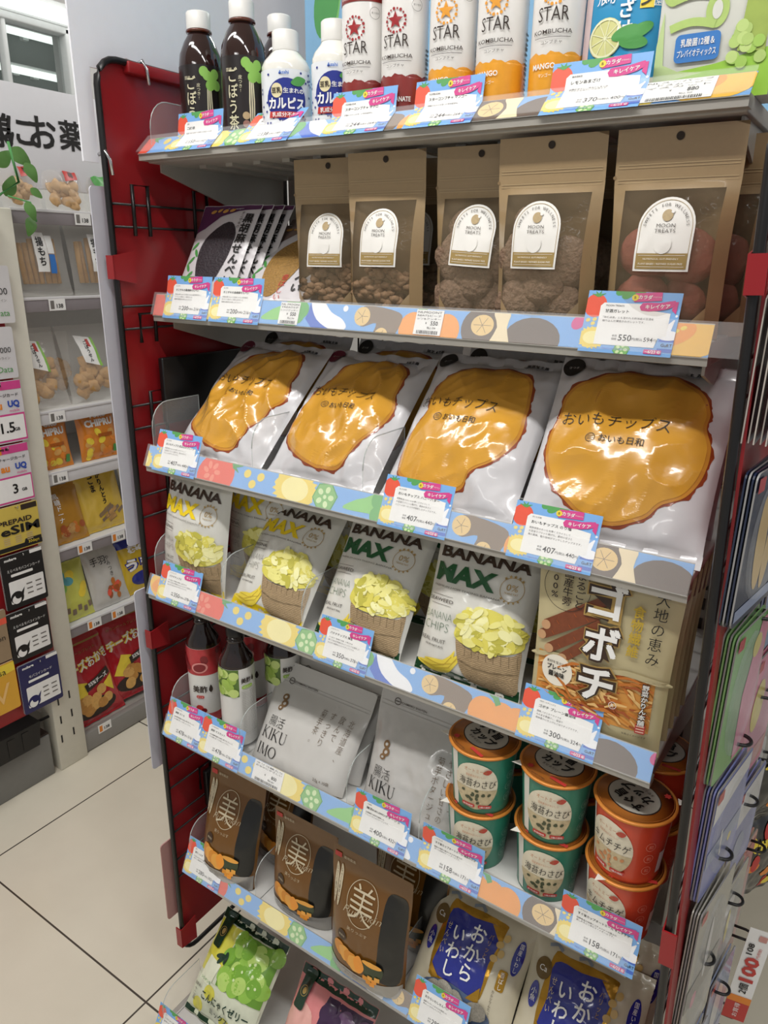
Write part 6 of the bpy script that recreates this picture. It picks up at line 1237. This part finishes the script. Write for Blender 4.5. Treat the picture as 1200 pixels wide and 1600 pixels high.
def a_ume(g, fn, W, H, rn):
    g.poly(rect(.001, H*.80, W-.001, H-.001), fn, OBL, 1); g.text('梅の', fn, WHITE, W*.5, H*.76, wd=W*.5, ht=H*.13, layer=4, bold=.08); g.text('うま', fn, OBL, W*.45, H*.50, wd=W*.7, ht=H*.22, layer=3, bold=.15); g.text('うま', fn, WHITE, W*.45, H*.50, wd=W*.62, ht=H*.19, layer=4, bold=.05); g.poly(ell(W*.5, H*.25, W*.3, H*.12), fn, OBL, 2)
plain(.14, .185, .04, 219, M('yellow ume film', '#d6b52f', .22, coat=.5, bump=.3, bs=30), 'purple and yellow snack bag beside the red panel', (-1.770, 1.245, .417), 12, a_ume)
RB = M('red snack film', '#b3202a', .2, coat=.6, bump=.35, bs=28); NUT = [M('round cracker', '#d9a85e', .4, var=.2, vs=120), M('round cracker dark', '#c28b44', .4, var=.2, vs=120)]
def a_okaki(g, fn, W, H, rn):
    g.text('チーズおかき', fn, YEL, W*.55, H*.66, wd=W*.86, ht=H*.125, layer=4, bold=.10, rot=8); g.text('チーズおかき', fn, WHITE, W*.55, H*.66, wd=W*.84, ht=H*.115, layer=5, bold=.02, rot=8)
    g.text('カマンベールブレンド', fn, GOLD, W*.5, H*.80, wd=W*.6, ht=H*.035, layer=3); g.poly(rect(.001, H*.88, W-.001, H*.90), fn, GOLD, 2)
    g.poly(ell(W*.5, H*.16, W*.38, H*.10), fn, DARK, 2); g.poly([(W*.12, H*.30), (W*.30, H*.50), (W*.46, H*.46), (W*.40, H*.22)], fn, YEL, 3); g.poly([(W*.70, H*.36), (W*.9, H*.44), (W*.88, H*.25)], fn, YEL, 3)
    for i in range(14): g.poly(ell(W*.5+rn.uniform(-W*.3, W*.3), H*.23+rn.uniform(-H*.1, H*.10), W*.085, W*.075, 0, 16), fn, NUT[i % 2], 5+i*.06)
    g.poly([(W*.40, H*.44), (W*.86, H*.54), (W*.88, H*.46), (W*.42, H*.36)], fn, DARK, 10); g.text('55%チーズ', fn, WHITE, W*.64, H*.45, wd=W*.36, ht=H*.05, layer=11, bold=.03, rot=8)
plain(.205, .275, .06, 220, RB, 'red cheese cracker bag, left on the lowest gondola shelf', (-1.772, 1.000, .0625), 20, a_okaki)
plain(.205, .285, .06, 221, RB, 'red cheese cracker bag beside the red panel, slightly higher', (-1.785, 1.165, .075), 20, a_okaki, 86)
plain(.205, .29, .04, 222, RB, 'red cheese cracker bag standing behind the front two', (-1.88, 1.02, .0625), 8, a_okaki)

# ---- gift card stand
t = thing('card_stand', 'red gift card board with a grey base beside the snack gondola post', 'display stand', (-1.72, .62, 0))
g = G(); g.box(-.007, 0, -.36, .352, .232, 1.48, M('card board red', '#9c1a20', .4), .002); g.build('red_board', t)
g = G(); g.box(-.36, -.015, -.36, .31, 0, .130, M('stand base grey', '#7d7c78', .45), .003); g.box(-.36, -.02, -.36, .31, .125, .135, DARK); g.build('base', t)
g = G(); g.tube([(-.02, .335, .232), (-.02, .345, .20), (-.03, .33, .175), (-.06, .25, .16)], .004, BLACK, 6); g.build('black_cable', t)
g = G(); g.prism([(-.32, .135), (.265, .135), (.275, .205), (-.32, .205)], -.30, -.012, M('basket black', '#100f0f', .4), 'x')
for k in range(14): g.box(-.012, -.0105, -.30+k*.04, -.28+k*.04, .145, .195, BWIRE)
o = g.build('plastic_basket', None, (-1.695, .62, 0)); tag(o, 'black plastic basket on the grey base below the gift cards', 'basket')
def gift(y1, z0, z1, wd, base, art, label, dz=0):
    h = z1-z0; t = thing('gift_card', label, 'gift card', (-1.7055, y1-wd, z0), group='gift cards on the red board')
    for i in (1, 0):
        g = G(); g.prism(rr(0, 0, wd, h, .005), -.0035*i-.0009, -.0035*i, M('gift '+base, base, .35, coat=.3), 'x', side=WHITE); 
        if i == 0: art(g, lambda u, v, off: (.0002+off, u, v), wd, h)
        g.build('card_front' if i == 0 else 'card_behind', t)
    g = G(); g.tube([(-.014, wd/2, h-.006), (.012, wd/2, h-.005), (.013, wd/2, h)], .0014, CHROME, 6); g.build('peg', t)
def a_white(tx):
    def f(g, fn, W, H): g.text(tx, fn, BLACK, W*.72, H*.55, wd=W*.38, layer=2); g.text('オンライン', fn, GREYI, W*.72, H*.40, wd=W*.3, layer=2); g.text('Data', fn, GREENI, W*.75, H*.18, wd=W*.3, layer=2)
    return f
gift(.990, 1.248, 1.375, .12, '#d8d6d6', a_white('5,000'), 'white gift card with rounded corners at the top of the red board')
gift(.978, 1.122, 1.240, .12, '#d6d4d5', a_white('10,000'), 'white gift card reading 10,000 below the topmost white card')
def a_uq(num):
    def f(g, fn, W, H):
        g.poly(rect(.001, H*.86, W*.5, H-.001), fn, ORANGE, 1, 1); g.poly(rect(W*.4, H*.86, W-.001, H-.001), fn, PINK, 1, 1); g.text('povo au', fn, BLACK, W*.42, H*.93, wd=W*.28, layer=3, bold=.05)
        g.text('チャージカード', fn, BLACK, W*.60, H*.77, wd=W*.60, ht=H*.055, layer=2, bold=.02); g.text('UQ', fn, M('uq blue', '#2f4fb0', .4), W*.78, H*.62, wd=W*.26, ht=H*.13, layer=2, bold=.05); g.text('au', fn, ORANGE, W*.42, H*.60, wd=W*.2, layer=2, bold=.04); g.text('mobile', fn, PINK, W*.78, H*.52, wd=W*.22, layer=2)
        g.poly(rect(.001, H*.02, W-.001, H*.47), fn, PINK, 1, 1); g.poly(rr(.002, H*.05, W-.004, H*.44, .002), fn, WHITE, 2, 1); g.text(num, fn, BLACK, W*.58, H*.25, ht=H*.17, layer=3, bold=.02); g.text('GB', fn, BLACK, W*.78, H*.21, ht=H*.055, layer=3, bold=.03)
    return f
gift(.979, .970, 1.117, .112, '#d9d6d8', a_uq('1.5'), 'pink and white data card reading 1.5 GB')
gift(.974, .820, .965, .112, '#d9d6d8', a_uq('3'), 'pink and white data card reading 3 GB')
def a_esim(g, fn, W, H):
    g.poly(rect(.001, H*.02, W*.999, H*.12), fn, BLACK, 1, 1); g.poly([(W*.55, H*.02), (W*.62, H*.2), (W*.99, H*.2), (W*.99, H*.02)], fn, BLACK, 1, 1); g.poly(rect(W*.62, H*.86, W*.98, H*.98), fn, DARK, 1, 1)
    g.text('PREPAID', fn, DARK, W*.45, H*.66, wd=W*.76, ht=H*.11, layer=3, bold=.03); g.text('eSIM', fn, BLACK, W*.54, H*.47, wd=W*.88, ht=H*.20, layer=3, bold=.03); g.text('30days', fn, YEL, W*.8, H*.11, wd=W*.25, layer=3)
    for i in range(4):
        for j in range(3): g.poly(rect(W*(.14+.26*j), H*(.17+.045*i), W*(.28+.26*j), H*(.19+.045*i)), fn, M('card beige', '#c9b58a', .4), 2, 1)
gift(.976, .700, .815, .115, '#d8bf57', a_esim, 'yellow prepaid card with bold black lettering')
def a_moba(c):
    def f(g, fn, W, H):
        g.text('mobage', fn, WHITE, W*.24, H*.92, wd=W*.28, layer=2, bold=.04); g.text('えらべるモバコインカード' if c == 'b' else 'モバコインカード', fn, WHITE, W*.52, H*.72, wd=W*.78 if c == 'b' else W*.58, ht=H*.055, layer=2); g.poly(rr(W*.2, H*.60, W*.72, H*.65, .002), fn, WHITE, 2, 1)
        g.poly(rr(W*.12, H*.10, W*.95, H*.52, .003), fn, WHITE, 2, 1); m = BLACK if c == 'b' else M('navy print', '#1d1d5c', .4)
        g.poly(ell(W*.27, H*.20, W*.155, W*.155), fn, m, 3, 1); g.poly([(W*.36, H*.26), (W*.47, H*.36), (W*.42, H*.22)], fn, m, 3, 1); g.poly(ell(W*.25, H*.17, W*.105, W*.105), fn, WHITE, 4, 1); g.poly(ell(W*.30, H*.24, W*.08, W*.08), fn, m, 5, 1)
        for i in range(3):
            for j in range(2): g.poly(rect(W*(.52+.22*j), H*(.20+.09*i), W*(.66+.22*j), H*(.225+.09*i)), fn, GREYI, 3, 1)
        g.poly(rr(W*.70, H*.93, W*.99, H*.995, .001), fn, WHITE, 2, 1)
    return f
gift(.970, .548, .692, .112, '#171517', a_moba('b'), 'upper black coin card with a large round eye mark')
gift(.962, .400, .540, .112, '#171517', a_moba('b'), 'lower black coin card with a large round eye mark')
gift(.970, .243, .388, .112, '#1b1b55', a_moba('n'), 'navy blue coin card at the bottom of the red board')
gift(.852, .420, .560, .11, '#9a8468', lambda g, fn, W, H: (g.poly(rect(.001, H*.72, W-.001, H*.84), fn, TOM, 1, 1), g.text('amazon', fn, BLACK, W*.6, H*.45, wd=W*.6, layer=2)), 'brown card with an orange band at the left edge')
gift(.852, .278, .415, .11, '#e0a832', lambda g, fn, W, H: (g.poly([(0.001, H*.7), (W-.001, H*.8), (W-.001, H-.004), (.004, H-.001)], fn, YEL, 1, 1), g.text('V', fn, M('pale orange', '#eec27a', .4), W*.6, H*.4, ht=H*.4, layer=2), g.text('Visa', fn, BLACK, W*.6, H*.84, wd=W*.35, layer=2)), 'yellow orange card at the bottom left edge of the red board')
# trailing leaves on top of the stand
t = thing('trailing_plant', 'green leafy trailing plant on top of the gift card stand', 'plant', (-1.66, .985, 1.49)); g = G(); LF = M('plant leaf', '#5d8a45', .45, var=.3, vs=30); rn = random.Random(5)
for i, (y, z, s_, a) in enumerate(((.02, .125, .055, -30), (.045, .10, .045, -60), (-.01, .09, .05, 40), (.06, .05, .030, -40), (.035, .02, .042, -70), (.055, -.01, .045, -110), (0, .03, .05, 60), (-.03, .06, .05, 100), (-.05, .12, .05, 60), (-.08, .05, .055, 120))):
    lf = lambda u, v, off, y=y, z=z, a=rad(a), i=i: (.012*math.sin(i*2)+.006*math.sin(u*60)+off, y+u*math.cos(a)-v*math.sin(a), z+u*math.sin(a)+v*math.cos(a))
    g.poly(smooth([(0, 0), (s_*.25, s_*.30), (s_*.6, s_*.26), (s_, 0), (s_*.6, -s_*.26), (s_*.25, -s_*.30)], 3), lf, LF, 0, .012)
_lc = g.build('leaf_cluster', t); _lc['kind'] = 'stuff'; g = G(); g.tube([(0, -.10, -.005), (.004, -.02, .03), (.004, .03, .06), (0, .02, .14)], .003, LEAF, 6); g.tube([(.004, .0, .03), (.006, .05, .02), (.004, .06, -.02)], .002, LEAF, 6); g.build('stem', t)
g = G(); g.lathe([(.03, -.012), (.036, -.01), (.042, .035), (.039, .035)], CREAM, 24, (-.02, -.09, 0)); g.build('pot', t)
